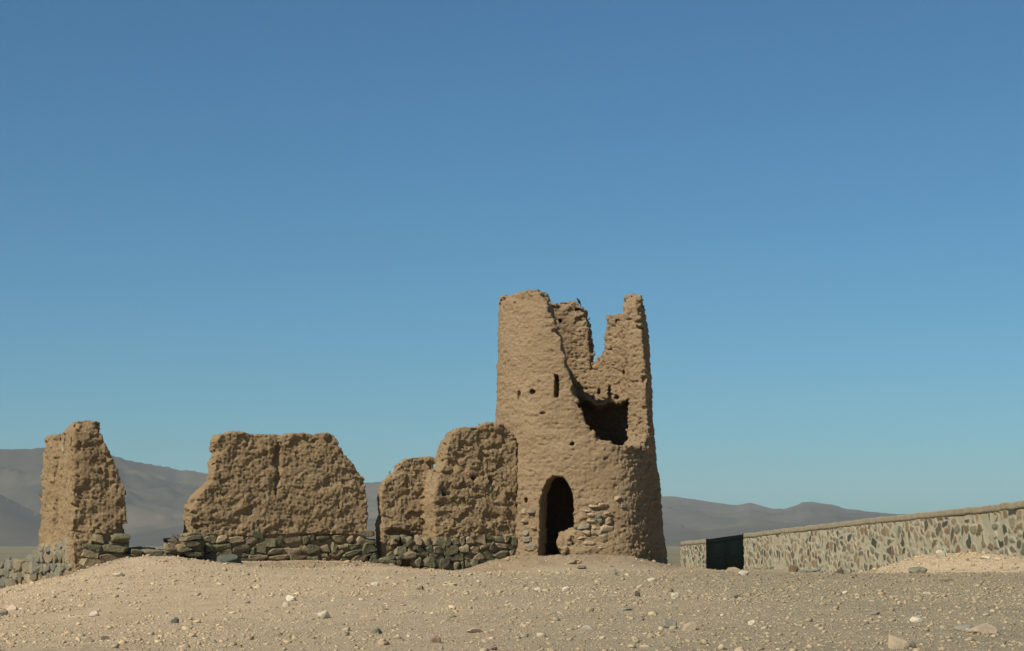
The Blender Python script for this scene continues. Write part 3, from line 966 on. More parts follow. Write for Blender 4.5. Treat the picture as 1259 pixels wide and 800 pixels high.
    # cavities in the broken edge of the right-hand side
    for (px, py, dep, rx, rz) in ((783, 394, 51.1, 0.30, 0.07), (785, 401, 51.1, 0.22, 0.04), (793, 464, 51.1, 0.16, 0.15), (781, 428, 51.1, 0.10, 0.05), (790, 445, 51.1, 0.14, 0.04)):
        q_ = P(px, py, dep)
        e = (np.sqrt(((xs[:, None, None] - q_[0]) / rx) ** 2 + ((yy[None, :, None] - q_[1]) / 0.32) ** 2 + ((zz[None, None, :] - q_[2]) / rz) ** 2) - 1) * min(rx, rz)
        d = np.maximum(d, -e.astype(np.float32))
    # lumps: broken right jamb, rounded lip
    for (px, py, dep, rx, ry, rz) in ((699, 669, 50.3, 0.25, 0.33, 0.30), (691, 668, 50.25, 0.11, 0.25, 0.28), (704, 662, 50.3, 0.16, 0.3, 0.26), (718, 678, 50.12, 0.5, 0.3, 0.16), (787, 551, 51.1, 0.27, 0.34, 0.19), (775, 553, 50.8, 0.2, 0.3, 0.1)):
        q_ = P(px, py, dep)
        e = (np.sqrt(((xs[:, None, None] - q_[0]) / rx) ** 2 + ((yy[None, :, None] - q_[1]) / ry) ** 2 + ((zz[None, None, :] - q_[2]) / rz) ** 2) - 1) * min(rx, ry, rz)
        d = smin(d, e.astype(np.float32), 0.08)
    band = np.abs(d) < 0.22
    ii = np.argwhere(band)
    W = lo + ii * h
    rough_up = sstep(4.6, 5.6, W[:, 2])
    nd = 0.05 * fbm(W / 0.9, 2, 501) + 0.026 * fbm(W / np.array([0.32, 0.32, 0.16]), 2, 504)
    # extra break-up where the wall ends in the air
    Hb = np.interp(np.degrees(np.arctan2(W[:, 0] - np.interp(W[:, 2], zs, cxs), -(W[:, 1] - ty))), th, hz)
    nd = nd + 0.05 * fbm(W / 0.14, 2, 511) * (1 - sstep(0.0, 0.35, Hb - W[:, 2]))
    nd = nd + 0.14 * np.clip(cells(W / np.array([0.24, 0.24, 0.15]), 517) - 0.5, 0, 1) * (1 - sstep(0.1, 0.5, Hb - W[:, 2]))
    jam = P(700, 668, 50.1)
    nd = nd + 0.07 * fbm(W / 0.13, 2, 513) * (1 - sstep(0.25, 0.6, np.linalg.norm(W - jam, axis=1)))
    d[band] += nd.astype(np.float32)
    V, q = surface_nets(d, lo, h)
    N = normals(V, q)
    low = 1 - sstep(2.2, 3.6, V[:, 2])
    right = sstep(0.35, 0.9, np.arctan2(V[:, 0] - np.interp(V[:, 2], zs, cxs), -(V[:, 1] - ty)))
    k = 0.5 + 0.55 * np.maximum(low * 0.5, right)
    dd = rough_mud(V, N, 540, 0.036, 0.030, 0.014) * (k + 0.12)
    # courses of mud laid by hand
    ws = V[:, 2] / 0.115 + 0.6 * vnoise(V / 0.9, 560)
    f = np.abs(ws - np.round(ws)) * 2
    gap = np.clip(f - 0.8, 0, 1) * 5 * np.clip(0.65 + 1.1 * vnoise(V / np.array([0.35, 0.35, 0.2]), 561), 0, 1)
    dd = dd - 0.026 * gap * (0.4 + 0.6 * sstep(2.0, 4.5, V[:, 2]))
    # vertical rain runnels low on the right
    a_ = np.arctan2(V[:, 0] - tx, -(V[:, 1] - ty)) * 2.1
    run = vnoise(np.stack([a_ / 0.11, V[:, 2] * 0.7, 0 * a_], 1), 570)
    dd = dd + 0.028 * run * right * low
    V = V + N * dd[:, None]
    base = np.array([tx, ty, g1(tx, ty)])
    tw = empty("ruined_tower", base, "round ruined mud tower with an arched doorway and a broken open top", "tower")
    new_mesh("tower_wall", V, q, M_TOWER, tw, loc=base)
    # stones showing through beside the doorway
    piles = {}
    def face_stone(px, py, w, hh, col):
        a = ((px - 711) / 106.0)
        th_ = math.asin(max(-0.98, min(0.98, a)))
        dd_ = D0 - 2.28 * math.cos(th_) * (1 + 0.08 * math.exp(-((math.degrees(th_) - 31) / 18) ** 2))
        p = P(px, py, dd_)
        v, f = stone_shape((w * 1.15, 0.32, hh * 1.12), 3, rng.uniform(0.45, 0.7), 0.16, 5)
        v = v @ rotm(0, rng.uniform(-0.15, 0.15), 0).T
        v = v @ rotm(0, 0, th_).T
        key = 0 if px < 665 else (1 if px < 775 else 2)
        piles.setdefault(key, Pile()).add(v + p + np.array([-math.sin(th_) * 0.09, 0.09 * math.cos(th_), 0]), f, np.array(col) * rng.uniform(0.88, 1.15))
    tan, grey, green = (0.31, 0.235, 0.145), (0.20, 0.172, 0.12), (0.13, 0.125, 0.095)
    for (px, py, w, hh, c) in ((717, 647, .32, .13, grey), (720, 654.5, .27, .13, tan), (716, 661, .26, .11, tan), (733, 649, .2, .11, tan), (733, 654, .26, .15, tan), (727, 640, .22, .11, tan),
                               (729, 633, .24, .12, tan), (737, 641, .14, .13, grey), (735, 636, .17, .14, green), (747, 650, .32, .22, tan), (741, 662, .26, .2, tan), (750, 640, .22, .16, tan),
                               (730, 622, .2, .09, tan), (742, 621, .2, .13, tan), (748, 632, .18, .12, tan), (758, 664, .12, .22, tan), (755, 673, .2, .12, tan), (724, 669, .3, .16, tan), (740, 672, .2, .1, tan),
                               (766, 651, .16, .14, tan), (757, 655, .12, .16, tan), (766, 668, .2, .14, grey), (767, 622, .2, .12, grey), (722, 628, .16, .08, tan), (760, 612, .14, .1, tan),
                               (646, 655, .17, .15, grey), (648, 663, .22, .13, grey), (652, 673, .34, .18, (0.2, 0.155, 0.11)), (644, 628, .22, .11, tan), (653, 629, .2, .1, (0.19, 0.16, 0.115)), (645, 640, .16, .1, tan), (657, 649, .14, .09, tan),
                               (795, 677, .24, .2, green), (785, 670, .2, .14, (0.2, 0.15, 0.1)), (804, 665, .2, .15, (0.16, 0.13, 0.09)), (779, 660, .14, .12, tan)):
        face_stone(px, py, w, hh, c)
    for pile in piles.values():
        pile.build("exposed_stonework", M_STONE, tw, base)
build_tower()

# ------------------------------------------------------------------ long stone wall and gate
def build_stone_wall():
    m = col_material("mortared_stone", 0.95, 7, 0.5, 0.02, 0.5)
    def mosaic(S, Z):
        """random rubble laid in mortar: (height, colour) at points along the face"""
        p0 = np.stack([S, Z, 0 * S], 1)
        u = (S + 0.16 * vnoise(p0 / 0.45, 201) + 0.05 * vnoise(p0 / 0.13, 203)) / 0.54
        v = (Z + 0.12 * vnoise(p0 / 0.45, 202) + 0.04 * vnoise(p0 / 0.13, 204)) / 0.33
        iu, iv = np.floor(u).astype(np.int64), np.floor(v).astype(np.int64)
        d1 = np.full(len(S), 9.0); d2 = np.full(len(S), 9.0); idv = np.zeros(len(S)); idw = np.zeros(len(S))
        for a in (-2, -1, 0, 1, 2):
            for b in (-2, -1, 0, 1, 2):
                x_, y_ = iu + a, iv + b
                d = np.hypot(x_ + 0.95 * _hash(x_, y_, y_ * 0, 210) - u, y_ + 0.95 * _hash(x_, y_, y_ * 0, 211) - v)
                m_ = d < d1
                d2 = np.where(m_, d1, np.minimum(d2, d))
                idv[m_] = _hash(x_, y_, y_ * 0, 212)[m_]; idw[m_] = _hash(x_, y_, y_ * 0, 213)[m_]
                d1 = np.where(m_, d, d1)
        e = d2 - d1
        w = 0.14 + 0.30 * idw ** 1.8
        k_ = sstep(w, w + 0.10, e) * (idw < 0.93)
        pal_ = np.array([(0.055, 0.055, 0.042), (0.085, 0.075, 0.052), (0.12, 0.095, 0.06), (0.20, 0.135, 0.075), (0.19, 0.145, 0.085), (0.13, 0.122, 0.085), (0.21, 0.185, 0.118), (0.25, 0.22, 0.148), (0.145, 0.098, 0.06), (0.16, 0.145, 0.10)])
        cs_ = pal_[(idv * 9.999).astype(int)] * (0.85 + 0.3 * idw)[:, None]
        n_ = fbm(p0 / 0.35, 3, 220)
        mo = np.array([0.285, 0.255, 0.172]) * (1 + 0.22 * n_)[:, None]
        c_ = mo * (1 - k_[:, None]) + cs_ * k_[:, None]
        h_ = 0.03 * k_ * (0.5 + idv) + 0.012 * n_
        return h_, c_
    mc, t2, b2 = mat_new("coping_plaster", 0.95)
    k2 = NT(t2)
    g2 = k2.n("ShaderNodeNewGeometry").outputs["Position"]
    k2.l(k2.ramp(k2.noise(g2, 2.2, 6, 0.65), [(0.3, (0.19, 0.16, 0.10)), (0.7, (0.27, 0.232, 0.155))]), b2.inputs["Base Color"])
    k2.l(k2.bump(k2.noise(g2, 12, 5, 0.7), 0.6, 0.04), b2.inputs["Normal"])

    # centre line: (px, top row, depth)
    pts = [(1330, 605, 53.5), (1259, 615, 58), (1200, 622.5, 62.5), (1140, 629, 68), (1080, 635.5, 74.5), (1020, 643, 82), (960, 650, 91), (914, 656, 100)]
    pts2 = [(868, 662.5, 102), (852, 664.2, 105.8), (836, 665.6, 110)]
    def strip(pts, name, label):
        W = np.array([P(*p) for p in pts]); W[:, 0] += 0.19          # the rows above trace its near face
        # resample
        L = np.concatenate([[0], np.cumsum(np.hypot(*np.diff(W[:, :2], axis=0).T))])
        n = max(int(L[-1] / 0.25), 8)
        ls = np.linspace(0, L[-1], n)
        x, y, zt = (np.interp(ls, L, W[:, i]) for i in range(3))
        zt = zt + 0.018 * vnoise(np.stack([ls / 0.7, ls * 0, ls * 0], 1), 77)
        dx, dy = np.gradient(x, ls), np.gradient(y, ls)
        nrm = np.stack([-dy, dx], 1) / np.hypot(dx, dy)[:, None]
        if nrm[0, 0] > 0: nrm = -nrm                      # face to the left
        base = np.array([x.mean(), y.mean(), g1(x.mean(), y.mean())])
        o = empty(name, base, label, "wall", "stone walls of the enclosure")
        CH = 0.23
        def sweep(prof, pname, mat, rough):
            """prof: list of (offset along normal, z as function array)"""
            m_ = len(prof)
            V = np.zeros((n, m_, 3)); st = np.zeros((n, m_, 3))
            for j, (off, z) in enumerate(prof):
                V[:, j, 0] = x + nrm[:, 0] * off; V[:, j, 1] = y + nrm[:, 1] * off; V[:, j, 2] = z
                st[:, j, 0] = ls; st[:, j, 1] = z; 
            flat = V.reshape(-1, 3)
            flat = flat + rough * np.stack([vnoise(flat / 0.3, 90), vnoise(flat / 0.3, 91), vnoise(flat / 0.3, 92)], 1)
            i = np.arange(n - 1)[:, None] * m_; j = np.arange(m_)[None]; jn = (j + 1) % m_
            q = np.stack([i + j, i + jn, i + m_ + jn, i + m_ + j], -1).reshape(-1, 4)
            caps = [np.arange(m_)[None, ::-1], (np.arange(m_) + (n - 1) * m_)[None]]
            ob = new_mesh(pname, flat, [q] + caps, mat, o, smooth=False, loc=base)
            at = ob.data.attributes.new("face_st", 'FLOAT_VECTOR', 'POINT')
            at.data.foreach_set("vector", st.reshape(-1, 3).astype(np.float32).ravel())
            bm_fix(ob)
        zb = ground(x, y) - 0.4
        zm = zt - CH
        # the masonry: a fine face of stones in mortar, a plain back and ends
        ns, nz_ = max(int(L[-1] / 0.042), 40), 76
        lf_ = np.linspace(0, L[-1], ns)
        gx, gy, gb, gm_ = (np.interp(lf_, ls, a) for a in (x, y, zb, zm))
        gn = np.stack([np.interp(lf_, ls, nrm[:, 0]), np.interp(lf_, ls, nrm[:, 1])], 1)
        fz = np.linspace(0, 1, nz_)
        Zg = gb[:, None] + (gm_ - gb)[:, None] * fz[None]
        Sg = np.repeat(lf_[:, None], nz_, 1)
        hh_, cc_ = mosaic(Sg.ravel(), Zg.ravel())
        off = 0.175 + hh_.reshape(ns, nz_)
        Vf = np.stack([gx[:, None] + gn[:, :1] * off, gy[:, None] + gn[:, 1:] * off, Zg], 2).reshape(-1, 3)
        Vb = np.stack([gx[:, None] - gn[:, :1] * 0.2 + 0 * fz[None, :2], gy[:, None] - gn[:, 1:] * 0.2 + 0 * fz[None, :2], np.stack([gb, gm_], 1)], 2).reshape(-1, 3)
        i_ = np.arange(ns - 1)[:, None] * nz_; j_ = np.arange(nz_ - 1)[None]
        q1 = np.stack([i_ + j_, i_ + j_ + 1, i_ + nz_ + j_ + 1, i_ + nz_ + j_], -1).reshape(-1, 4)
        nf_ = ns * nz_
        k_ = np.arange(ns - 1)
        q2 = np.stack([nf_ + 2 * k_, nf_ + 2 * k_ + 2, nf_ + 2 * k_ + 3, nf_ + 2 * k_ + 1], 1)
        q3 = np.stack([k_ * nz_ + nz_ - 1, nf_ + 2 * k_ + 1, nf_ + 2 * k_ + 3, (k_ + 1) * nz_ + nz_ - 1], 1)
        caps = []
        for e_ in (0, ns - 1):
            caps.append(np.concatenate([np.arange(nz_) + e_ * nz_, [nf_ + 2 * e_ + 1, nf_ + 2 * e_]])[None])
        Vm = np.concatenate([Vf, Vb])
        cm = np.concatenate([cc_, np.tile((0.28, 0.245, 0.165), (len(Vb), 1))])
        ob = new_mesh("masonry", Vm, [np.concatenate([q1, q2, q3])] + caps, m, o, smooth=False, colors=cm, loc=base)
        bm_fix(ob)
        # plaster top band, flush with the face
        def sweep(prof, pname, mat, rough):
            m_ = len(prof)
            V = np.zeros((n, m_, 3))
            for j, (off_, z) in enumerate(prof):
                V[:, j, 0] = x + nrm[:, 0] * off_; V[:, j, 1] = y + nrm[:, 1] * off_; V[:, j, 2] = z
            flat = V.reshape(-1, 3)
            flat = flat + rough * np.stack([vnoise(flat / 0.3, 90), vnoise(flat / 0.3, 91), vnoise(flat / 0.3, 92)], 1)
            i = np.arange(n - 1)[:, None] * m_; j = np.arange(m_)[None]; jn = (j + 1) % m_
            q = np.stack([i + j, i + jn, i + m_ + jn, i + m_ + j], -1).reshape(-1, 4)
            caps = [np.arange(m_)[None, ::-1], (np.arange(m_) + (n - 1) * m_)[None]]
            ob = new_mesh(pname, flat, [q] + caps, mat, o, smooth=False, loc=base)
            bm_fix(ob)
        sweep([(0.198, zm + 0.003), (0.2, zm + 0.09), (0.203, zm + 0.18), (0.2, zt - 0.01), (0.18, zt), (-0.18, zt), (-0.2, zt - 0.015), (-0.204, zm + 0.003)], "coping", mc, 0.012)
        return o, np.stack([x, y, zt], 1), nrm
    _, c1, n1 = strip(pts, "stone_wall", "long mortared stone wall with a plaster coping running away from the viewer")
    _, c2, n2 = strip(pts2, "stone_wall", "short far length of stone wall beyond the dark gate")
    # gate between the two
    a, b_ = c1[-1], c2[0]
    ax = np.array([a[0], a[1]]) + n1[-1] * 0.15; bx = np.array([b_[0], b_[1]]) + n2[0] * 0.15
    gm, gt, gb = mat_new("gate_paint", 0.95)
    gb.inputs["Specular IOR Level"].default_value = 0.02
    gb.inputs["Base Color"].default_value = (0.0065, 0.0125, 0.0115, 1)
    k = NT(gt)
    gg = k.n("ShaderNodeNewGeometry").outputs["Position"]
    k.l(k.ramp(k.noise(gg, 4, 4, 0.6), [(0.3, (0.0028, 0.0048, 0.0042)), (0.7, (0.0048, 0.0075, 0.0065))]), gb.inputs["Base Color"])
    e = bx - ax; Lg = np.linalg.norm(e); e /= Lg
    nn = np.array([e[1], -e[0]])
    if nn[1] > 0: nn = -nn
    zb = g1(*(ax + e * Lg / 2)) - 0.06
    za, zc = a[2] - 0.02, b_[2] - 0.02
    base = np.array([*(ax + e * Lg / 2), zb])
    go = empty("metal_gate", base, "plain black green sheet metal gate set in the stone wall", "gate")
    def board(name, s0, s1, z00, z01, z10, z11, t0, t1):
        """box between s0..s1; bottoms z00/z10, tops z01/z11; t = offset to the viewer"""
        v = []
        for s_, z0, z1 in ((s0, z00, z01), (s1, z10, z11)):
            for z in (z0, z1):
                for tt in (t0, t1):
                    p = ax + e * s_ + nn * tt
                    v.append((p[0], p[1], z))
        f = np.array([[0, 1, 3, 2], [4, 6, 7, 5], [0, 4, 5, 1], [2, 3, 7, 6], [0, 2, 6, 4], [1, 5, 7, 3]])
        o = new_mesh(name, v, f, gm, go, smooth=False, loc=base)
        bm_fix(o)
    top = lambda s_: za + (zc - za) * s_ / Lg
    board("panel", 0.03, Lg / 2 - 0.01, zb, top(0.03), zb, top(Lg / 2), 0, 0.03)
    board("panel", Lg / 2 + 0.01, Lg - 0.03, zb, top(Lg / 2), zb, top(Lg), 0, 0.03)
    for s0 in (0.0, Lg - 0.07):
        board("post", s0 - 0.02, s0 + 0.09, zb - 0.3, top(s0) + 0.03, zb - 0.3, top(s0 + 0.08) + 0.03, -0.05, 0.045)
    for fr in (0.12, 0.5, 0.9):
        zz0 = zb + (top(0) - zb) * fr; zz1 = zb + (top(Lg) - zb) * fr
        board("rail", 0.1, Lg - 0.1, zz0 - 0.025, zz0 + 0.025, zz1 - 0.025, zz1 + 0.025, 0.032, 0.05)

import bmesh
def bm_fix(o):
    bm = bmesh.new(); bm.from_mesh(o.data)
    bmesh.ops.recalc_face_normals(bm, faces=bm.faces)
    bm.to_mesh(o.data); bm.free()
build_stone_wall()

# ------------------------------------------------------------------ loose rocks that stand out
def ground_hit(px, py):
    """where the eye ray of a photo pixel meets the ground"""
    ds = np.concatenate([np.linspace(12, 70, 1200), np.linspace(70.1, 110, 300)])
    r = ray(px, py)
    t = ds / r[1]
    zr = EZ + r[2] * t
    zg = ground(r[0] * t, ds)
    k = np.argmax(zr <= zg)
    if zr[k] > zg[k]: k = int(np.argmin(zr - zg))
    return np.array([r[0] * t[k], ds[k], zg[k]])

PALE, TANR, DARK, GREYR, RED, GREEN = (0.47, 0.405, 0.295), (0.31, 0.24, 0.16), (0.085, 0.07, 0.05), (0.22, 0.195, 0.145), (0.25, 0.165, 0.11), (0.17, 0.162, 0.11)
ROCKS = [
    (1105, 797, 34, 18, TANR, 0.75, "largest brown boulder, rounded, at the very front of the gravel on the right"),
    (1207, 778, 36, 10, TANR, 0.8, "wide half buried brown rock with a dark crest, right foreground"),
    (1186, 775, 22, 7, GREYR, 0.8, "flat olive stone beside the wide half buried rock"),
    (1127, 765, 14, 7, PALE, 0.55, "pale cream angular stone alone on the grey gravel above the largest boulder"),
    (823, 772, 20, 11, GREYR, 0.8, "rounded dark grey stone on the gravel before the tower"),
    (848, 775, 22, 12, TANR, 0.8, "smooth tan lump of rock near the rounded dark grey stone"),
    (784, 733, 7, 6, DARK, 0.7, "small black stone on the gravel below the tower"),
    (829, 735, 11, 6, PALE, 0.7, "pale grey stone on the gravel below the tower's right side"),
    (1158, 686, 13, 9, PALE, 0.6, "pale block of stone on top of the earth bank by the long wall"),
    (1211, 687, 13, 4, PALE, 0.7, "flat whitish stone on the bank, left of a pair against the long wall"),
    (1226, 689, 8, 5, PALE, 0.7, "whitish stone on the bank, right of a pair against the long wall"),
    (1128, 705, 20, 9, GREEN, 0.75, "greenish grey stone at the foot of the earth bank"),
    (899, 705, 20, 7, TANR, 0.75, "tan stone lying in front of the dark gate"),
    (914, 707, 12, 5, PALE, 0.7, "low pale stone at the right foot of the dark gate"),
    (976, 703, 12, 8, (0.13, 0.09, 0.05), 0.5, "dark brown blocky stone below the long wall"),
    (1032, 705, 9, 6, DARK, 0.6, "small dark brown stone between the long wall and the gravel"),
    (282, 691, 28, 8, (0.09, 0.095, 0.075), 0.6, "flat dark green stone fallen in front of the broad wall"),
    (705, 693, 18, 4, (0.26, 0.19, 0.12), 0.55, "flat tan slab on the earth slope below the tower doorway"),
    (714, 698.5, 10, 3, (0.15, 0.12, 0.085), 0.55, "thin slab with shade painted into its colour, lowest on the earth slope below the doorway"),  # shadowed stone: its shade is put into the darker brown
    (755, 707, 6, 8, (0.2, 0.2, 0.165), 0.7, "small upright grey green stone below the tower"),
    (215, 766, 9, 7, (0.13, 0.135, 0.105), 0.7, "dark green stone alone on the bare slope at left"),
    (147, 709, 14, 5, PALE, 0.7, "pale stone on the crest in front of the tall pillar"),
    (358, 738, 13, 7, PALE, 0.7, "pale cream stone on the crest slope below the broad wall"),
    (351, 746, 9, 6, (0.45, 0.37, 0.27), 0.7, "small cream pebble rock just below a larger pale stone, left of centre"),
    (400, 760, 16, 8, PALE, 0.7, "wide pale stone on the slope below the gap in the walls"),
    (115, 758, 12, 6, (0.44, 0.37, 0.28), 0.7, "cream stone on the lower left slope"),
    (5, 757, 9, 9, (0.2, 0.165, 0.12), 0.7, "brown stone at the far left edge of the slope"),
    (16, 750, 16, 6, (0.47, 0.36, 0.25), 0.7, "flat tan orange stone at the left edge of the slope"),
    (130, 787, 10, 6, (0.14, 0.11, 0.08), 0.6, "dark brown chip low on the left slope"),
    (110, 789, 14, 6, (0.25, 0.19, 0.13), 0.6, "brown flake low on the left slope"),
    (535, 790, 14, 8, RED, 0.8, "reddish brown rounded cobble at the front, left of centre"),
    (605, 799, 12, 6, RED, 0.8, "dull red cobble at the bottom edge near the centre"),
    (463, 779, 13, 8, GREEN, 0.75, "greenish stone on the slope at the front, left of the reddish cobble"),
    (583, 778, 22, 5, (0.40, 0.31, 0.21), 0.6, "long thin tan ledge of stone at the front centre"),
    (721, 774, 14, 5, (0.3, 0.28, 0.23), 0.7, "flat light grey stone at the front, centre right"),
    (769, 750, 20, 4, GREYR, 0.7, "long flat grey stone on the gravel below the tower"),
    (925, 768, 9, 6, (0.45, 0.36, 0.25), 0.6, "small orange tan stone on the right gravel"),
    (1140, 731, 10, 4, PALE, 0.7, "small flat cream stone on the dark gravel strip"),
    (555, 719, 20, 4, (0.42, 0.33, 0.23), 0.7, "long tan stone near the crest below the wall stub"),
    (516, 725, 10, 5, (0.22, 0.16, 0.1), 0.7, "brown stone near the crest below the wall stub"),
    (461, 720, 9, 5, PALE, 0.7, "whitish stone near the crest below the gap"),
    (660, 727, 10, 5, PALE, 0.7, "white stone on the crest below the doorway"),
    (696, 726, 9, 5, (0.52, 0.46, 0.36), 0.7, "bright chip of stone on the crest right of the white stone"),
    (802, 715, 14, 5, (0.48, 0.4, 0.29), 0.75, "pale tan stone near the crest under the tower's right edge"),
    (907, 736, 8, 4, DARK, 0.7, "small dark stone in the middle of the right gravel"),
    (1075, 756, 12, 4, GREYR, 0.75, "flat grey stone in the middle of the right gravel"),
]
def build_rocks():
    for (px, py, w, hh, col, boxy, label) in ROCKS:
        p = ground_hit(px, py)
        m = p[1] / F
        sx, sz = w * m, hh * m
        v, f = stone_shape((sx * 1.08, sx * rng.uniform(0.65, 0.95), sz * 1.6), 3, boxy, 0.2, 9, 0.52)
        v = v @ rotm(rng.uniform(-0.1, 0.1), rng.uniform(-0.12, 0.12), rng.uniform(-0.3, 0.3)).T
        base = p.copy()
        v = v + np.array([0, 0, v[:, 2].max() * 0 + sz * 0.25])
        c = np.tile(np.array(col), (len(v), 1)) * (1 + 0.15 * vnoise(v / (sx * 0.4) + 5, 8))[:, None]
        o = new_mesh("rock", v + base, f, M_ROCK, None, True, c, base)
        tag(o, label, "rock")
build_rocks()

def build_scrap():
    """bent piece of grey slate sticking up beside the dark brown stone"""
    p = ground_hit(1000, 703)
    m = p[1] / F
    prof = [(-20, 1.5, 2.0), (-12, 2.6, 2.6), (-4, 2.2, 2.4), (4, 3.2, 2.4), (9, 5.5, 1.8), (12, 7.5, 0.8)]
    V = []
    for x_, z_, t_ in prof:
        for (dy, dz) in ((-2.5, -t_), (2.5, -t_ - 0.6), (2.2, 0.2), (-2.0, 0)):
            V.append(((x_ + rng.uniform(-.4, .4)) * m, dy * m * rng.uniform(.8, 1.2), (z_ + dz + rng.uniform(-.2, .2)) * m))
    V = np.array(V) + p
    n = len(prof)
    q = []
    for i in range(n - 1):
        for j in range(4):
            q.append((i * 4 + j, i * 4 + (j + 1) % 4, i * 4 + 4 + (j + 1) % 4, i * 4 + 4 + j))
    q = np.array(q)
    o = new_mesh("slab", V, [q, np.array([[3, 2, 1, 0], [n * 4 - 4, n * 4 - 3, n * 4 - 2, n * 4 - 1]])], M_ROCK, None, False, np.tile(np.array((0.17, 0.17, 0.145)), (len(V), 1)), p)
    bm_fix(o)
    tag(o, "long grey slab with an upturned pointed end lying below the long wall", "rock")
build_scrap()

# ------------------------------------------------------------------ gravel: one mass of small stones
def build_gravel():
    vs, fs, cs, off = [], [], [], 0
    def batch(n, sub, rmin, rmax, d0, d1, half, palette, dens_pow=1.0, spot=None):
        nonlocal off
        th = np.radians(rng.uniform(-half, half, n))
        u = rng.random(n)
        r = (d0 ** dens_pow + u * (d1 ** dens_pow - d0 ** dens_pow)) ** (1 / dens_pow)
        x, y = r * np.sin(th), r * np.cos(th)
        if spot is not None:
            x, y = rng.normal(spot[0], spot[2], n), rng.normal(spot[1], spot[3], n)
        # fewer stones where bare soil lies
        pp = np.stack([x, y, 0 * x], 1)
        soil = sstep(-0.15, 0.35, fbm(pp / 2.6, 3, 61)) * sstep(4.0, -5.0, x) * 0.65
        keep = rng.random(n) > np.maximum(soil, 0.6 * mudness(x, y))
        # keep the tower's inside and the walls' bodies clear
        keep &= np.hypot(x - TOWER[0], y - TOWER[1]) > 2.2
        x, y = x[keep], y[keep]
        n = len(x)
        z = ground(x, y)
        t = np.clip(rng.pareto(2.6, n), 0, 6) / 6
        size = rmin + (rmax - rmin) * t
        bv, bf = ICO[sub]
        nv = len(bv)
        V = np.repeat(bv[None], n, 0)
        V = np.sign(V) * np.abs(V) ** 0.7
        jit = 1 + 0.36 * (rng.random((n, nv, 1)) - 0.5) * 2
        V = V * jit
        sc = np.stack([size * rng.uniform(0.8, 1.5, n), size * rng.uniform(0.7, 1.2, n), size * rng.uniform(0.4, 0.85, n)], 1)
        V = V * sc[:, None, :]
        a = rng.uniform(0, 2 * math.pi, n)
        c, s = np.cos(a)[:, None], np.sin(a)[:, None]
        X = V[:, :, 0] * c - V[:, :, 1] * s; Y = V[:, :, 0] * s + V[:, :, 1] * c
        tl = rng.uniform(-0.35, 0.35, n)[:, None]
        Z = V[:, :, 2] + X * tl
        V = np.stack([X + x[:, None], Y + y[:, None], Z + (z + sc[:, 2] * rng.uniform(-0.1, 0.5, n))[:, None]], 2)
        pal = np.array([p[0] for p in palette]); w = np.array([p[1] for p in palette], dtype=float)
        right = sstep(-5.0, 5.0, x + 2.2 * vnoise(pp[keep] / 6.0, 66))
        idx = rng.choice(len(pal), n, p=w / w.sum())
        C = pal[idx] * rng.uniform(0.8, 1.2, (n, 1))
        warm = np.array([1.30, 1.19, 1.0]); cool = np.array([1.0, 0.97, 0.82])
        C = 0.75 * C + 0.25 * np.array([0.30, 0.245, 0.17])
        strip = sstep(2, 6, x) * sstep(36, 42, np.hypot(x, y)) * (spot is None)
        C = C * (1 - 0.2 * strip[:, None])
        if spot is not None: right = right * 0
        C = C * (warm * (1 - right[:, None]) + cool * right[:, None])
        vs.append(V.reshape(-1, 3)); fs.append((bf[None] + (np.arange(n) * nv)[:, None, None]).reshape(-1, 3) + off)
        cs.append(np.repeat(C, nv, 0)); off += n * nv
    pal = [((0.33, 0.265, 0.185), 6), ((0.27, 0.22, 0.16), 5), ((0.38, 0.315, 0.225), 2.2), ((0.45, 0.39, 0.3), 0.5), ((0.19, 0.165, 0.13), 2.2), ((0.12, 0.108, 0.09), 0.6), ((0.27, 0.195, 0.135), 1.2)]
    batch(80000, 0, 0.008, 0.04, 14, 52, 20.5, pal, 1.3)
    batch(14000, 0, 0.007, 0.04, 4, 15, 32, pal, 1.5)
    batch(36000, 0, 0.013, 0.055, 30, 66, 20.5, pal, 1.5)
    batch(900, 1, 0.020, 0.065, 14, 64, 20, pal, 1.4)
    batch(60, 2, 0.03, 0.085, 15, 58, 19, pal, 1.3)
    clods = [((0.25, 0.185, 0.11), 3), ((0.2, 0.15, 0.09), 2), ((0.13, 0.115, 0.075), 1.2)]
    for k_ in range(26):                         # crumbs fallen along the foot of the walls
        f_ = (k_ + 0.5) / 26
        wx, wy = WALL_A * (1 - f_) + WALL_B * f_
        batch(26, 0, 0.018, 0.10, 0, 0, 0, clods, 1.0, (wx + 0.1, wy - 0.5, 0.35, 0.3))
    for k_ in range(14):
        a_ = -0.9 + 2.2 * k_ / 13
        batch(16, 0, 0.018, 0.09, 0, 0, 0, clods, 1.0, (TOWER[0] + 2.7 * math.sin(a_), TOWER[1] - 2.7 * math.cos(a_), 0.3, 0.3))
    b1, b2, b3 = P(1165, 690, 60), P(1262, 692, 55), P(905, 704, 95)
    for bb, n_ in ((b1, 1500), (b2, 700)):
        batch(n_, 0, 0.015, 0.08, 0, 0, 0, pal, 1.0, (bb[0], bb[1], 1.2, 2.6))
    batch(60, 1, 0.05, 0.13, 0, 0, 0, pal, 1.0, (b1[0], b1[1], 1.3, 2.4))
    batch(260, 0, 0.03, 0.14, 0, 0, 0, pal, 1.0, (b3[0] - 0.4, b3[1] - 2, 1.0, 2.0))
    V, Fc, C = np.concatenate(vs), np.concatenate(fs), np.concatenate(cs)
    o = new_mesh("gravel", V, Fc, M_PEBBLE, None, False, C)
    tag(o, "loose pale and grey gravel strewn over the ground", "gravel", kind="stuff")
    # stones in the bank beside the long wall
    vs.clear(); fs.clear(); cs.clear(); off = 0
build_gravel()

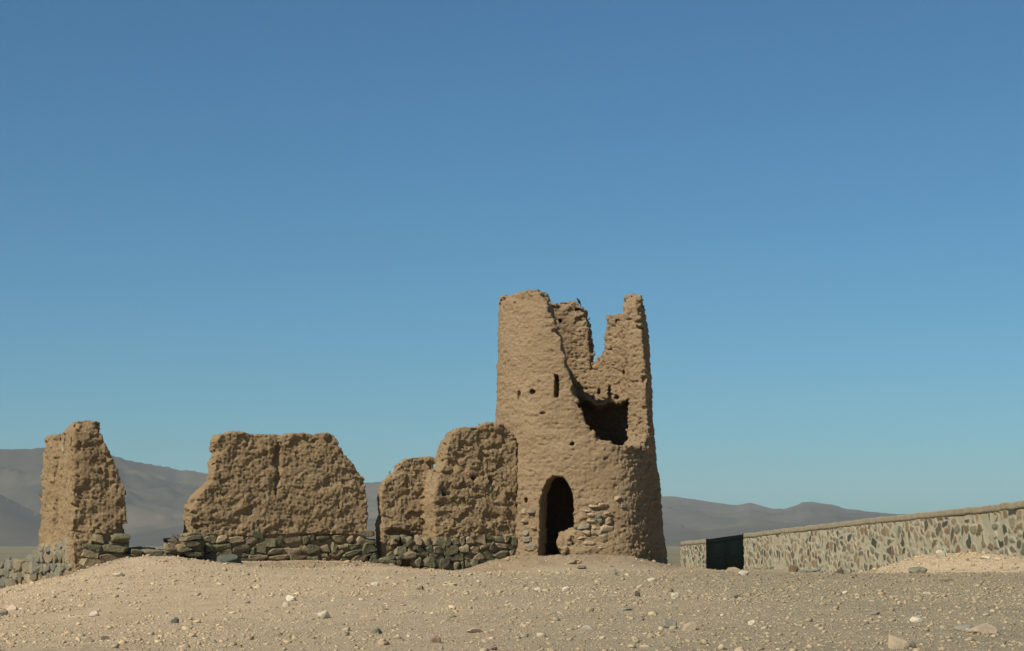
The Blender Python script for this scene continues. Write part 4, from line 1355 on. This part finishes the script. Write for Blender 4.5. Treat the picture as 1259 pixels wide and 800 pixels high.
# ------------------------------------------------------------------ bird, dry plants
def tube(path, radii, seg=6):
    path = np.asarray(path, float); n = len(path)
    V = []
    for i in range(n):
        t = path[min(i + 1, n - 1)] - path[max(i - 1, 0)]
        t /= np.linalg.norm(t) + 1e-9
        a = np.cross(t, [0.3, 0.9, 0.2]); a /= np.linalg.norm(a); b = np.cross(t, a)
        for k in range(seg):
            th = 2 * math.pi * k / seg
            V.append(path[i] + radii[i] * (a * math.cos(th) + b * math.sin(th)))
    q = [(i * seg + k, i * seg + (k + 1) % seg, (i + 1) * seg + (k + 1) % seg, (i + 1) * seg + k) for i in range(n - 1) for k in range(seg)]
    return np.array(V), np.array(q), [np.arange(seg)[None, ::-1], (np.arange(seg) + (n - 1) * seg)[None]]

def surface_top(obj, x, y, zmax=30):
    dg = bpy.context.evaluated_depsgraph_get()
    mw_ = obj.matrix_world.inverted()
    ok, loc, nrm, idx = obj.ray_cast(mw_ @ Vector((x, y, zmax)), Vector((0, 0, -1)))
    return (obj.matrix_world @ loc).z if ok else None

def plain_mat(name, c, rough=0.8):
    m, t, b = mat_new(name, rough)
    k = NT(t)
    g = k.n("ShaderNodeNewGeometry").outputs["Position"]
    k.l(k.ramp(k.noise(g, 60, 3, 0.6), [(0.3, tuple(v * 0.75 for v in c)), (0.7, tuple(v * 1.25 for v in c))]), b.inputs["Base Color"])
    return m

bpy.context.view_layer.update()
def find(name, parent):
    return [o for o in bpy.data.objects[parent].children if o.name.split(".")[0] == name][0]

def build_bird():
    p = P(711.5, 373.5, 54.0)
    tw = find("tower_wall", "ruined_tower")
    z = surface_top(tw, p[0], p[1])
    if z is None: z = p[2]
    base = np.array([p[0], p[1], z])
    m = plain_mat("dark_feathers", (0.02, 0.022, 0.028), 0.6)
    b = empty("bird", base, "tiny dark bird perched on the tower's back rim", "bird")
    # head, breast, rump, tail in one skin, leaning up and to the left
    path = [(-0.055, 0, 0.185), (-0.05, 0, 0.178), (-0.035, 0, 0.168), (-0.02, 0, 0.15), (0.0, 0, 0.115), (0.018, 0, 0.08), (0.032, 0, 0.05), (0.05, 0, 0.02), (0.07, 0, -0.03)]
    rad = [0.004, 0.014, 0.024, 0.024, 0.038, 0.036, 0.024, 0.014, 0.008]
    V, q, caps = tube(path, rad, 10)
    new_mesh("body", V, [q] + caps, m, b)
    V, q, caps = tube([(-0.054, 0, 0.184), (-0.07, 0, 0.188), (-0.082, 0, 0.188)], [0.006, 0.004, 0.001], 6)
    new_mesh("beak", V, [q] + caps, m, b)
    for s in (-0.012, 0.012):
        V, q, caps = tube([(0.0, s, 0.09), (0.004, s, 0.04), (-0.004, s, 0.0), (-0.016, s, -0.004)], [0.006, 0.004, 0.003, 0.002], 5)
        new_mesh("leg", V, [q] + caps, m, b)
build_bird()

def tuft(name, px, py, d, target, n, height, spread, col, label, cat, rad=0.004, lean=0.0):
    p = P(px, py, d)
    z = surface_top(target, p[0], p[1]) if target is not None else g1(p[0], p[1])
    if z is None: z = p[2]
    base = np.array([p[0], p[1], z - 0.02])
    m = plain_mat(name + "_straw", col, 0.9)
    Vs, Qs, off = [], [], 0
    for _ in range(n):
        a = rng.uniform(0, 2 * math.pi); s = spread * rng.uniform(0.2, 1)
        hh = height * rng.uniform(0.6, 1)
        path = [(0.02 * math.cos(a), 0.02 * math.sin(a), 0), (s * 0.4 * math.cos(a) + lean * .3, s * 0.4 * math.sin(a), hh * 0.55), (s * math.cos(a) + lean, s * math.sin(a), hh)]
        V, q, caps = tube(np.array(path), [rad, rad * 0.9, rad * 1.6], 4)
        Vs.append(V + base); Qs.append(q + off); off += len(V)
    o = new_mesh(name, np.concatenate(Vs), np.concatenate(Qs), m, None, True, None, base)
    tag(o, label, cat)
wing_o = find("side_wing", "mud_pillar")
tuft("dry_tuft", 78.5, 528, LEFT.world(np.array(LEFT.sz(78, 528)[0]), np.array(0.25), np.array(0.))[1], wing_o, 40, 0.24, 0.07, (0.42, 0.36, 0.28), "pale dry tuft of grass on top of the tall pillar", "plant")
tuft("dry_twigs", 221, 664, RIGHT.world(np.array(RIGHT.sz(221, 664)[0]), np.array(0.35), np.array(0.))[1], find("earth_core", "rubble_wall"), 14, 0.26, 0.16, (0.16, 0.09, 0.065), "small reddish dry twigs beside the broad wall's footing", "plant", 0.005, -0.06)
